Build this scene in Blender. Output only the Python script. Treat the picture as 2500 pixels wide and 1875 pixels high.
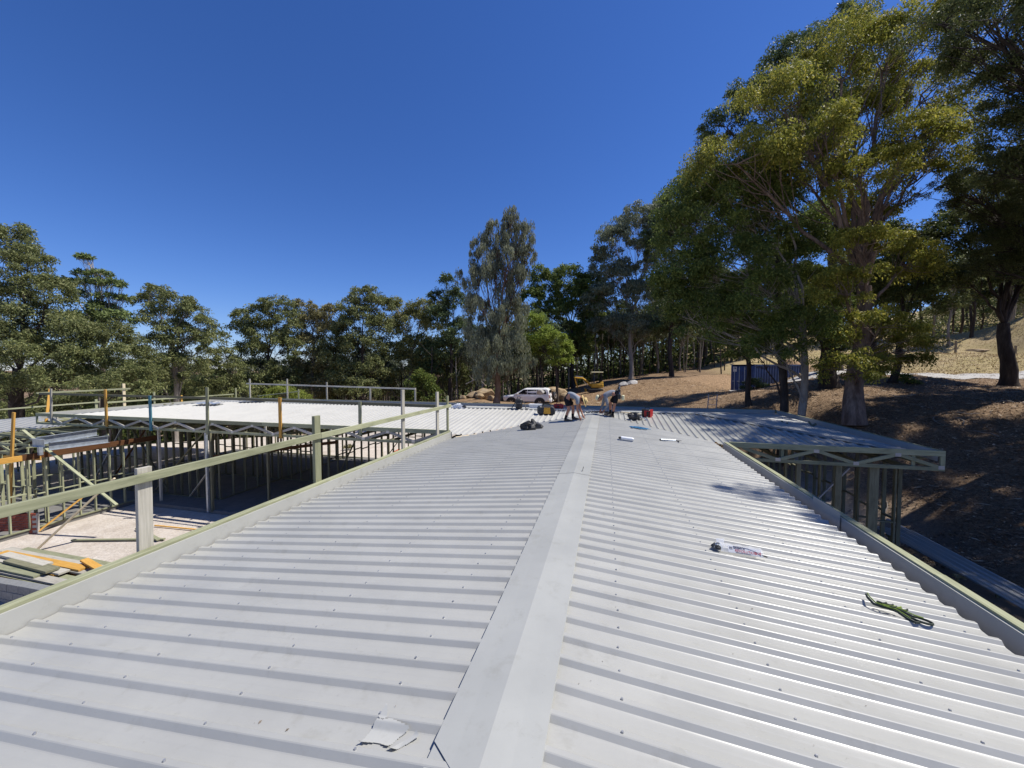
import bpy, bmesh, math, random
import numpy as np
from mathutils import Vector, Matrix, Quaternion

# ------------------------------------------------------------------ camera, sky, sun, exposure
SC = bpy.context.scene
COL = SC.collection
for o in list(bpy.data.objects):
    bpy.data.objects.remove(o)
EYE = 5.75
cam_d = bpy.data.cameras.new('camera')
cam_d.sensor_width = 36.0
cam_d.lens = 13.42
cam_d.clip_start = 0.05
cam_d.clip_end = 6000
cam = bpy.data.objects.new('camera', cam_d)
COL.objects.link(cam)
YAW, PITCH = math.radians(14.02), math.radians(2.304)
cam.location = (0, 0, EYE)
cam.rotation_euler = (math.pi / 2 - PITCH, 0, YAW)
SC.camera = cam

SUN_EL, SUN_AZ = math.radians(58), math.radians(71)      # azimuth from +Y towards +X
sun_dir = Vector((math.cos(SUN_EL) * math.sin(SUN_AZ), math.cos(SUN_EL) * math.cos(SUN_AZ), math.sin(SUN_EL)))
world = bpy.data.worlds.new('World')
SC.world = world
world.use_nodes = True
wn = world.node_tree
sky = wn.nodes.new('ShaderNodeTexSky')
sky.sky_type = 'NISHITA'
sky.sun_disc = False
sky.sun_elevation = SUN_EL
sky.sun_rotation = SUN_AZ
sky.altitude = 300
sky.air_density = 1.0
sky.dust_density = 0.15
sky.ozone_density = 4.0
hsv = wn.nodes.new('ShaderNodeHueSaturation')
hsv.inputs['Saturation'].default_value = 1.18
wn.links.new(sky.outputs[0], hsv.inputs['Color'])
bg = wn.nodes['Background']
bg.inputs['Strength'].default_value = 0.071
tint = wn.nodes.new('ShaderNodeMix')
tint.data_type = 'RGBA'; tint.blend_type = 'MULTIPLY'
tint.inputs[0].default_value = 1.0
tint.inputs[7].default_value = (.90, .99, 1.42, 1)
wn.links.new(hsv.outputs[0], tint.inputs[6])
wn.links.new(tint.outputs[2], bg.inputs['Color'])
sun_d = bpy.data.lights.new('sun', 'SUN')
sun_d.energy = 4.7
sun_d.angle = math.radians(0.55)
sun_d.color = (1.0, 0.955, 0.88)
sun = bpy.data.objects.new('sun', sun_d)
COL.objects.link(sun)
sun.rotation_euler = sun_dir.to_track_quat('Z', 'Y').to_euler()
sun.location = (30, 10, 40)
SC.view_settings.view_transform = 'Standard'
SC.view_settings.look = 'None'
SC.view_settings.gamma = 1
SC.view_settings.exposure = 0.38
try:
    SC.view_settings.use_curve_mapping = False
except Exception:
    pass
SC.cycles.max_bounces = 6
SC.cycles.transparent_max_bounces = 6
TREES = [
 ('gum_tree', 'tall gum tree with smooth pinkish trunk and yellow-green crown beside the right wing', (11.72, 22.01, 3.14), 0.42, (12.1, 22.38, 9.74), [(13.54, 23.22, 21.5, 2.39, 1.7), (10.64, 22.46, 20.71, 2.39, 1.7), (8.02, 21.18, 17.98, 2.33, 1.75), (12.57, 24.41, 18.68, 2.16, 1.94), (15.51, 24.68, 19.83, 1.89, 2.1), (5.72, 19.97, 15.18, 2.08, 1.61), (9.43, 22.99, 15.84, 2.1, 1.68), (16.56, 25.83, 16.35, 1.77, 1.33), (13.79, 25.04, 14.14, 1.55, 1.11), (14.58, 24.09, 11.21, 1.68, 1.26), (10.58, 20.11, 14.11, 1.69, 1.42), (10.78, 20.04, 11.09, 1.34, 0.98), (13.76, 22.04, 16.51, 1.51, 1.32), (16.86, 24.93, 17.73, 1.16, 1.16), (8.92, 20.29, 16.02, 1.65, 1.28), (12.2, 21.28, 7.64, 1.7, 1.13), (10.63, 20.29, 5.75, 1.47, 0.83), (14.07, 22.73, 6.55, 1.2, 1.0), (9.94, 19.75, 9.31, 1.42, 1.07)], 'yel', 0.17, 0.5, 1.0, 'pink', None, 0.36),
 ('gum_tree', 'slender gum tree with pale straight trunk standing right behind the right wing', (9.76, 22.74, 2.78), 0.2, (9.8, 23.0, 8.72), [(4.81, 21.96, 13.82, 2.02, 1.91), (3.8, 21.59, 10.84, 1.49, 2.02), (5.57, 21.0, 10.99, 1.82, 1.82), (7.49, 22.61, 13.39, 1.91, 1.91), (7.05, 21.3, 9.38, 1.92, 1.61), (4.24, 21.59, 8.3, 1.49, 1.27), (9.84, 24.15, 11.55, 1.79, 1.79), (9.12, 21.76, 7.77, 1.61, 1.31), (5.97, 23.08, 8.87, 1.56, 1.34), (7.76, 21.37, 6.76, 1.41, 0.91), (3.46, 22.11, 13.15, 1.31, 1.52), (3.28, 21.91, 9.23, 1.09, 1.31), (5.2, 22.12, 15.3, 1.7, 1.49), (7.06, 22.59, 15.51, 1.7, 1.49)], 'olive', 0.181, 0.45, 0.95, 'pale', None, 0.36),
 ('gum_tree', 'gum tree with blackened trunk just left of the pale straight one', (9.18, 23.32, 2.89), 0.22, (8.86, 23.52, 9.71), [(7.34, 25.38, 13.95, 1.93, 1.93), (9.43, 26.01, 16.36, 1.93, 1.69), (7.75, 24.16, 6.9, 1.38, 0.92), (12.32, 27.67, 14.32, 1.51, 1.51), (10.14, 27.05, 12.3, 1.77, 1.51)], 'olive', 0.187, 0.45, 0.8, 'dark', None, 0.36),
 ('gum_tree', 'dark tree at the right edge with a low forked trunk', (25.49, 32.11, 4.6), 0.42, (25.14, 32.19, 8.7), [(21.95, 31.65, 14.86, 1.88, 1.61), (24.31, 32.19, 13.79, 2.15, 1.88), (25.07, 31.4, 15.01, 1.8, 1.8), (22.25, 31.59, 11.65, 1.61, 1.07), (25.89, 32.48, 11.11, 1.88, 1.34), (24.7, 33.48, 17.46, 1.95, 1.67), (27.43, 32.95, 13.25, 1.88, 2.15), (26.34, 32.9, 18.62, 1.88, 1.61), (29.04, 34.56, 17.46, 1.67, 1.67)], 'dark', 0.241, 0.4, 0.8, 'dark', None, 0.36),
 ('gum_tree', 'near tree whose dark leafy boughs overhang the top right corner', (20.67, 18.85, -0.04), 0.5, (17.89, 18.63, 11.54), [(13.05, 17.68, 17.76, 1.74, 1.3), (12.2, 18.55, 18.81, 1.4, 0.93), (14.47, 17.97, 16.03, 1.59, 1.45), (16.14, 18.46, 17.91, 2.03, 1.59), (14.96, 19.06, 14.61, 1.24, 1.09), (14.07, 18.78, 13.21, 0.93, 0.78), (16.32, 18.36, 14.43, 1.74, 1.74), (13.42, 19.31, 17.49, 0.97, 0.97), (16.18, 19.31, 13.21, 1.4, 1.24)], 'dark2', 0.13, 0.45, 0.85, 'dark', None, 0.36),
 ('gum_tree', 'tall dark green tree rising behind the yellow-green crown', (17.4, 35.25, 4.79), 0.4, (16.99, 35.59, 15.4), [(17.14, 36.33, 32.28, 2.41, 1.61), (13.88, 35.41, 29.87, 2.25, 1.93), (11.25, 34.64, 26.98, 2.25, 1.77), (8.93, 33.97, 24.73, 2.09, 1.61), (15.96, 35.73, 25.05, 2.9, 2.58), (12.25, 34.65, 21.19, 2.9, 2.58), (19.67, 36.79, 28.26, 2.58, 2.25), (17.29, 35.72, 16.69, 2.9, 2.58)], 'dgreen', 0.29, 0.4, 1.0, 'dark', None, 0.36),
 ('gum_tree', 'stout dark trunk with flared base between the container and the pink trunk', (13.56, 28.08, 4.15), 0.5, (13.39, 28.21, 8.32), [(12.65, 28.0, 7.81, 1.29, 1.16), (13.88, 28.37, 9.35, 1.55, 1.29), (11.88, 27.87, 9.35, 1.42, 1.29), (14.65, 28.48, 7.29, 1.03, 0.77), (12.61, 28.13, 11.15, 1.55, 1.29)], 'olive', 0.232, 0.45, 0.9, 'dark', None, 0.36),
 ('gum_tree', 'thin dark-trunked tree close in front of the blue container', (8.64, 26.83, 3.79), 0.16, (8.45, 26.94, 7.55), [(7.89, 26.84, 8.32, 1.16, 0.9), (9.14, 27.16, 8.58, 1.16, 0.9), (8.38, 27.02, 9.87, 1.29, 1.03), (6.9, 26.56, 7.55, 0.77, 0.57)], 'olive', 0.232, 0.45, 0.9, 'dark', None, 0.36),
 ('gum_tree', 'black-trunked tree close beside the gravel track', (18.08, 32.32, 4.65), 0.24, (18.1, 32.5, 8.93), [(18.14, 32.58, 10.38, 1.74, 1.3), (19.53, 32.97, 11.54, 1.74, 1.45), (17.0, 32.35, 11.83, 1.74, 1.45), (18.67, 32.83, 13.28, 1.45, 1.16)], 'dark', 0.261, 0.45, 0.9, 'dark', None, 0.36),
 ('gum_tree', 'leaning dark tree with a low shrub at its foot near the track', (18.1, 30.25, 4.41), 0.22, (18.76, 30.59, 8.43), [(19.66, 30.89, 10.31, 1.61, 1.34), (18.86, 30.77, 12.18, 1.61, 1.34), (20.94, 31.27, 11.65, 1.48, 1.21), (20.14, 31.15, 13.79, 1.61, 1.34), (18.32, 30.72, 14.33, 1.34, 1.21)], 'dark', 0.241, 0.45, 0.9, 'dark', None, 0.36),
 ('gum_tree', 'tall grey-green gum tree at the forest edge behind the excavator', (3.22, 56.45, 4.24), 0.3, (3.41, 56.89, 13.86), [(4.13, 57.59, 26.3, 3.48, 2.9), (0.79, 56.62, 23.12, 3.19, 3.19), (5.86, 57.84, 21.96, 3.48, 3.77), (1.4, 56.56, 17.91, 3.19, 3.48), (4.79, 57.31, 15.59, 3.48, 3.48), (-0.87, 56.09, 20.22, 1.74, 2.61), (6.93, 58.32, 27.17, 2.32, 2.61), (3.15, 56.73, 11.54, 3.48, 2.61), (-0.23, 55.89, 11.54, 2.61, 2.32), (6.52, 57.57, 11.54, 2.9, 2.61), (-1.11, 55.84, 15.59, 2.61, 2.9)], 'grey', 0.417, 0.55, 1.0, 'pale', None, 0.36),
 ('gum_tree', 'dense dark gum tree between the excavator and the container', (8.18, 53.57, 4.57), 0.3, (8.09, 53.93, 13.79), [(8.74, 54.65, 27.19, 2.68, 2.95), (6.96, 54.03, 22.9, 2.68, 2.68), (10.6, 54.98, 23.98, 3.22, 3.22), (9.1, 54.34, 17.54, 3.22, 3.22), (11.22, 54.69, 13.25, 3.22, 2.68), (11.06, 55.34, 29.87, 2.68, 2.41), (8.12, 53.83, 11.11, 2.41, 2.15), (13.27, 55.34, 16.47, 2.68, 3.22)], 'dgreen', 0.429, 0.45, 1.1, 'dark', None, 0.36),
 ('gum_tree', 'bushy dark gum tree behind the two workers', (-4.82, 56.47, 3.35), 0.3, (-5.19, 56.72, 11.75), [(-5.54, 56.91, 18.36, 3.0, 2.7), (-8.45, 56.15, 17.76, 2.4, 2.4), (-4.06, 57.15, 15.36, 2.7, 3.0), (-7.25, 56.28, 13.55, 3.0, 3.0), (-3.14, 57.18, 10.55, 2.7, 2.7), (-9.64, 55.93, 19.56, 1.5, 1.5), (-2.01, 57.62, 14.16, 2.4, 2.7), (-4.87, 56.68, 8.75, 3.0, 2.4), (-10.76, 55.48, 15.36, 2.4, 2.7), (-10.7, 55.24, 9.35, 2.4, 2.4), (-2.33, 57.68, 17.76, 2.4, 2.4)], 'olive', 0.481, 0.45, 1.1, 'dark', None, 0.36),
 ('small_tree', 'small bright green tree just behind the white four-wheel drive', (-5.02, 39.92, 3.69), 0.16, (-5.34, 39.96, 6.61), [(-7.67, 39.55, 10.68, 1.42, 1.03), (-5.78, 39.94, 8.75, 1.72, 1.46), (-4.72, 40.13, 6.82, 1.37, 1.29), (-6.81, 39.65, 7.89, 1.5, 1.5), (-8.26, 40.34, 8.39, 1.23, 1.32), (-4.1, 40.34, 8.11, 0.6, 0.69)], 'bright', 0.322, 0.2, 1.3, 'dark', None, 0.36),
 ('weeping_gum_tree', 'tall silvery weeping gum tree beside the parked white car', (-9.28, 31.59, 2.57), 0.28, (-9.21, 31.77, 6.46), [(-8.3, 32.49, 18.31, 0.85, 1.35), (-9.49, 32.13, 16.89, 1.24, 1.42), (-7.26, 32.7, 17.07, 1.13, 1.42), (-10.68, 31.8, 16.01, 0.99, 1.24), (-6.73, 32.77, 15.66, 0.71, 1.06), (-8.44, 32.33, 15.3, 1.77, 1.59), (-11.52, 31.49, 13.53, 1.24, 1.35), (-9.45, 31.99, 13.18, 1.77, 1.77), (-7.56, 32.46, 13.18, 1.24, 1.59), (-10.46, 31.63, 10.7, 1.77, 1.77), (-8.22, 32.18, 10.35, 1.77, 1.95), (-10.77, 31.44, 7.87, 1.59, 1.77), (-8.71, 31.94, 7.52, 1.95, 1.77), (-9.57, 31.12, 5.4, 1.57, 1.33), (-7.83, 32.07, 5.4, 1.24, 1.24), (-6.64, 32.41, 6.28, 0.78, 0.5)], 'silver', 0.319, 0.85, 1.1, 'brown', None, 0.22),
 ('gum_tree', 'large dense tree filling the left edge of the picture', (-45.01, 19.49, 0.6), 0.5, (-44.75, 19.77, 5.75), [(-45.79, 19.92, 15.72, 1.77, 1.45), (-44.83, 20.07, 13.47, 2.74, 1.77), (-46.36, 19.58, 10.9, 2.58, 1.93), (-42.62, 20.54, 11.54, 1.93, 1.61), (-43.53, 20.21, 8.97, 3.22, 1.93), (-46.33, 19.44, 7.36, 2.9, 1.93), (-41.45, 19.59, 6.37, 2.8, 1.87), (-44.15, 18.82, 4.2, 3.11, 1.71), (-40.72, 20.88, 8.32, 1.77, 1.45), (-39.93, 19.9, 4.82, 2.18, 1.4)], 'olive2', 0.251, 0.4, 1.05, 'dark', None, 0.36),
 ('gum_tree', 'open tree with thin bare stems and flat tufts of leaf above the left treeline', (-43.41, 24.02, 0.65), 0.2, (-43.48, 24.29, 7.57), [(-45.29, 24.17, 15.7, 0.62, 0.15), (-45.49, 24.06, 14.21, 0.8, 0.33), (-43.9, 24.46, 14.21, 0.88, 0.29), (-46.72, 23.72, 13.4, 1.09, 0.51), (-44.35, 24.31, 13.26, 1.17, 0.55), (-42.72, 24.72, 13.4, 0.73, 0.29), (-42.12, 24.86, 13.15, 0.51, 0.4), (-45.83, 23.9, 12.46, 0.8, 0.44), (-43.17, 24.55, 12.13, 1.09, 0.33), (-41.86, 24.88, 12.02, 0.44, 0.29), (-43.51, 24.42, 11.04, 1.46, 0.73), (-42.27, 24.7, 10.12, 1.64, 0.91), (-44.92, 24.03, 10.12, 1.46, 0.91)], 'green2', 0.31, 0.2, 1.3, 'pale', None, 0.36),
 ('gum_tree', 'mid green tree spreading below the open thin-stemmed tree', (-39.58, 21.9, 1.1), 0.25, (-39.78, 22.0, 4.75), [(-39.81, 22.13, 8.08, 2.33, 1.5), (-37.86, 22.56, 6.75, 2.0, 1.33), (-39.45, 21.11, 6.07, 2.25, 1.45), (-36.93, 21.66, 4.14, 2.25, 1.29), (-36.88, 22.74, 5.09, 1.5, 1.33)], 'olive2', 0.259, 0.4, 1.0, 'dark', None, 0.36),
 ('gum_tree', 'rounded gum tree with grey twisting limbs left of the gap in the treeline', (-39.42, 27.1, 1.12), 0.3, (-39.66, 27.26, 6.52), [(-41.48, 27.07, 12.77, 1.24, 1.08), (-42.52, 26.78, 12.12, 1.08, 0.85), (-39.52, 27.51, 11.73, 1.62, 1.24), (-38.01, 27.86, 10.96, 1.35, 1.24), (-37.25, 27.99, 9.61, 1.24, 1.24), (-40.63, 27.18, 10.38, 1.93, 1.47), (-39.12, 27.49, 8.84, 2.12, 1.35), (-36.48, 28.11, 7.87, 1.08, 1.24), (-40.98, 26.98, 7.68, 2.32, 1.55), (-38.71, 27.47, 5.75, 2.32, 1.55), (-40.54, 25.95, 5.0, 2.25, 1.5)], 'olive2', 0.278, 0.42, 0.9, 'grey', None, 0.36),
 ('gum_tree', 'small thin tree standing in the gap of the treeline', (-38.39, 31.48, 1.03), 0.16, (-38.63, 31.58, 4.89), [(-39.8, 31.45, 8.84, 1.2, 1.03), (-39.07, 31.56, 7.04, 1.37, 1.12), (-40.31, 31.19, 5.75, 1.29, 1.29), (-38.01, 31.76, 5.54, 1.29, 1.29), (-39.04, 31.44, 4.03, 1.72, 1.29), (-40.91, 30.95, 3.61, 1.93, 1.37), (-37.37, 31.82, 3.18, 1.72, 1.2)], 'olive2', 0.3, 0.42, 0.8, 'dark', None, 0.36),
 ('gum_tree', 'broad dome-shaped gum tree right of the gap in the treeline', (-37.65, 35.78, 0.8), 0.3, (-37.93, 35.95, 6.69), [(-37.08, 36.42, 12.92, 1.98, 1.23), (-39.36, 35.8, 11.65, 2.27, 1.61), (-40.95, 35.35, 10.23, 1.65, 1.32), (-35.92, 36.64, 11.17, 1.79, 1.61), (-38.19, 36.01, 9.76, 2.83, 1.7), (-40.0, 35.47, 7.64, 2.36, 1.7), (-36.34, 36.41, 8.11, 2.6, 1.79), (-38.61, 35.73, 5.51, 2.83, 1.7), (-35.85, 36.39, 4.81, 1.89, 1.7), (-39.5, 34.4, 3.68, 2.31, 1.57), (-36.37, 35.17, 3.21, 2.31, 1.38)], 'olive2', 0.33, 0.42, 1.0, 'dark', None, 0.36),
 ('gum_tree', 'narrow brownish gum tree beside the broad dome-shaped one', (-34.33, 38.67, 0.82), 0.24, (-34.39, 38.9, 6.74), [(-35.55, 38.87, 13.05, 1.18, 1.09), (-33.01, 39.48, 12.41, 1.97, 1.28), (-34.43, 39.07, 10.93, 2.22, 1.68), (-32.27, 39.57, 9.94, 1.88, 1.78), (-35.13, 38.79, 8.46, 1.97, 1.97), (-32.71, 39.32, 6.74, 2.22, 1.97), (-35.33, 38.6, 5.26, 1.73, 1.73), (-33.38, 37.98, 3.34, 2.41, 1.64)], 'brown', 0.345, 0.42, 1.0, 'grey', None, 0.36),
 ('gum_tree', 'tallest knobbly gum tree in the middle of the left treeline', (-27.97, 39.24, 1.17), 0.28, (-28.03, 39.48, 7.2), [(-27.86, 39.82, 14.34, 2.03, 1.16), (-29.73, 39.31, 13.23, 1.55, 1.35), (-26.21, 40.18, 13.23, 1.74, 1.26), (-28.07, 39.66, 11.78, 2.66, 1.55), (-29.93, 39.14, 10.57, 1.69, 1.45), (-25.95, 40.14, 10.57, 1.93, 1.64), (-28.27, 39.46, 8.16, 2.9, 1.93), (-29.65, 39.0, 5.51, 2.41, 1.74), (-26.37, 39.83, 5.75, 2.17, 1.74), (-27.6, 38.4, 3.39, 2.6, 1.51), (-31.08, 38.74, 7.68, 1.93, 1.93)], 'olive2', 0.338, 0.42, 1.0, 'dark', None, 0.36),
 ('gum_tree', 'yellowish flat-topped gum tree left of the silvery weeping one', (-24.09, 43.31, 1.12), 0.28, (-23.9, 43.63, 7.81), [(-26.21, 43.29, 13.57, 1.85, 1.13), (-22.21, 44.28, 13.37, 2.27, 1.24), (-24.19, 43.72, 11.67, 2.58, 1.75), (-21.19, 44.46, 11.41, 1.85, 1.85), (-26.18, 43.17, 10.38, 1.85, 1.85), (-23.16, 43.84, 8.32, 2.58, 2.06), (-25.14, 43.26, 6.26, 2.06, 1.85), (-26.15, 43.07, 7.81, 2.06, 2.06), (-21.64, 44.13, 6.26, 2.06, 2.06), (-27.04, 41.66, 3.99, 2.27, 1.71)], 'yelolive', 0.361, 0.42, 1.0, 'grey', None, 0.36),
 ('gum_tree', 'dark narrow tree tucked behind the silvery weeping gum', (-18.3, 42.71, 1.56), 0.24, (-18.37, 42.99, 8.71), [(-18.82, 43.18, 16.11, 0.99, 0.99), (-19.86, 42.85, 14.53, 1.18, 0.89), (-17.84, 43.33, 13.89, 1.58, 1.78), (-19.12, 42.93, 11.91, 1.73, 1.78), (-17.42, 43.26, 9.7, 1.97, 2.22), (-19.32, 42.71, 7.72, 1.73, 1.97)], 'dgreen', 0.345, 0.42, 1.1, 'dark', None, 0.36),
 ('shrub', 'yellow-green shrub behind the far guard rail', (-33.16, 33.83, 1.35), 0.08, (-33.17, 33.85, 2.01), [(-33.6, 33.78, 2.89, 1.85, 1.06), (-31.89, 34.19, 2.45, 1.32, 0.79), (-35.09, 33.39, 2.32, 1.14, 0.7)], 'bright2', 0.308, 0.1, 1.4, 'dark', None, 0.36),
 ('shrub', 'olive shrub at the foot of the forest right of the far guard rail', (-19.32, 38.31, 1.25), 0.08, (-19.34, 38.36, 2.6), [(-19.79, 38.31, 3.95, 1.35, 1.58), (-18.9, 38.48, 2.82, 1.35, 1.13), (-20.65, 38.05, 2.82, 1.13, 0.9)], 'olive', 0.315, 0.2, 1.3, 'dark', None, 0.36),
 ('shrub', 'blue-green shrub in front of the container side', (10.79, 32.54, 3.98), 0.05, (10.79, 32.55, 4.35), [(10.73, 32.55, 4.66, 0.62, 0.37), (11.45, 32.72, 4.35, 0.47, 0.28), (10.19, 32.4, 4.26, 0.37, 0.22)], 'dgreen', 0.187, 0.1, 1.2, 'dark', None, 0.36),
 ('shrub', 'small shrub at the foot of the leaning dark tree', (18.68, 29.89, 4.65), 0.05, (18.68, 29.91, 4.96), [(18.6, 29.89, 5.09, 0.53, 0.37), (19.06, 30.0, 4.83, 0.37, 0.21)], 'olive', 0.158, 0.1, 0.9, 'dark', None, 0.36),
 ('shrub', 'spiky twiggy shrub on the sandy bank seen under the wing', (-17.68, 23.2, 0.08), 0.03, (-17.68, 23.21, 0.25), [(-17.74, 23.19, 0.22, 0.35, 0.14)], 'brown', 0.116, -0.3, 0.5, 'dark', None, 0.36),
]
GROUND_POINTS = [(-34.0, -14.0, 0.0), (-34.0, 0.0, 0.0), (-34.0, 10.0, 0.0), (-34.0, 20.0, 0.0), (-22.0, -14.0, 0.0), (-22.0, 0.0, 0.0), (-22.0, 10.0, 0.0), (-22.0, 20.0, 0.0), (-12.0, -14.0, 0.0), (-12.0, 0.0, 0.0), (-12.0, 10.0, 0.0), (-12.0, 20.0, 0.0), (-2.0, -14.0, 0.0), (-2.0, 0.0, 0.0), (-2.0, 10.0, 0.0), (-2.0, 20.0, 0.0), (4.0, -10.0, 0.0), (5.0, 2.0, 0.1), (5.0, 12.0, 0.2), (5.0, 18.0, 0.5), (8.5, 11.0, 0.35), (9.3, 14.0, 0.45), (9.8, 17.5, 0.8), (-22.0, 26.0, 0.0), (-12.0, 26.0, 0.2), (-4.0, 25.0, 0.8), (3.0, 24.0, 1.6), (8.0, 23.0, 2.2), (-7.7, 37.64, 1.99), (-5.87, 30.36, 2.03), (11.72, 22.01, 3.14), (18.72, 27.31, 4.33), (25.44, 32.1, 4.62), (25.52, 37.3, 5.27), (37.02, 52.64, 7.28), (31.99, 51.39, 7.46), (57.23, 76.4, 10.77), (64.73, 78.23, 9.74), (48.56, 58.62, 7.39), (72.23, 80.07, 8.97), (13.2, 29.04, 4.68), (11.94, 36.94, 3.8), (9.05, 43.47, 4.46), (4.16, 36.02, 3.49), (-1.49, 44.91, 3.06), (-2.04, 61.3, 3.69), (-14.32, 33.43, 2.74), (13.55, 65.28, 5.75), (9.76, 22.75, 2.99), (-9.35, 31.58, 2.64), (10.79, 38.2, 3.64), (12.02, 37.99, 3.64), (17.81, 42.53, 3.65), (14.48, 39.64, 3.69), (31.45, 38.79, 5.36), (16.39, 38.12, 5.33), (41.76, 68.35, 9.47), (13.0, 12.0, 1.3), (17.0, 14.0, 2.4), (20.0, 10.0, 2.9), (22.0, 20.0, 4.6), (14.0, 4.0, 1.0), (12.0, -6.0, 0.6), (25.0, 0.0, 3.0), (30.0, 10.0, 4.5), (-20.0, 40.0, -0.6), (-30.0, 42.0, -2.0), (-44.0, 30.0, -2.5), (-35.0, 60.0, -4.0), (-62.0, 60.0, -9.0), (-10.0, 45.0, 1.3), (-10.0, 62.0, 1.6), (-60.0, 20.0, -4.0), (-60.0, 0.0, -2.0), (60.0, 60.0, 19.0), (60.0, 20.0, 11.0), (40.0, 95.0, 15.0), (0.0, 100.0, 4.0), (-45.0, 105.0, -8.0), (-105.0, 100.0, -14.0), (105.0, 105.0, 26.0), (105.0, 0.0, 15.0), (-105.0, 0.0, -8.0), (0.0, -58.0, 0.0), (-100.0, -58.0, -3.0), (100.0, -58.0, 10.0)]
# ------------------------------------------------------------------ helpers
RNG = np.random.default_rng(7)
random.seed(7)

def link(o, parent=None):
    COL.objects.link(o)
    if parent is not None:
        o.parent = parent
    return o

def tag(o, label=None, cat=None, group=None, kind=None):
    if label: o['label'] = label
    if cat: o['category'] = cat
    if group: o['group'] = group
    if kind: o['kind'] = kind
    return o

def empty(name, loc, rz=0, label=None, cat=None, group=None):
    o = bpy.data.objects.new(name, None)
    o.empty_display_size = 0.3
    o.location = loc
    o.rotation_euler = (0, 0, rz)
    COL.objects.link(o)
    return tag(o, label, cat, group)

def fast_mesh(name, V, F):
    """V (n,3) array, F (m,k) array with one face size"""
    V = np.asarray(V, np.float32); F = np.asarray(F, np.int32)
    me = bpy.data.meshes.new(name)
    me.vertices.add(len(V)); me.vertices.foreach_set('co', V.ravel())
    k = F.shape[1]
    me.loops.add(F.size); me.loops.foreach_set('vertex_index', F.ravel())
    me.polygons.add(len(F))
    me.polygons.foreach_set('loop_start', np.arange(0, F.size, k, dtype=np.int32))
    try:
        me.polygons.foreach_set('loop_total', np.full(len(F), k, np.int32))
    except Exception:
        pass
    me.update(calc_edges=True)
    return me

def obj(name, me, mat=None, parent=None, loc=None, rot=None, smooth=False):
    if mat is not None and len(me.materials) == 0:
        me.materials.append(mat)
    if smooth:
        me.polygons.foreach_set('use_smooth', [True] * len(me.polygons))
    o = bpy.data.objects.new(name, me)
    if loc is not None: o.location = loc
    if rot is not None:
        if isinstance(rot, Quaternion):
            o.rotation_mode = 'QUATERNION'; o.rotation_quaternion = rot
        else:
            o.rotation_euler = rot
    return link(o, parent)

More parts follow.
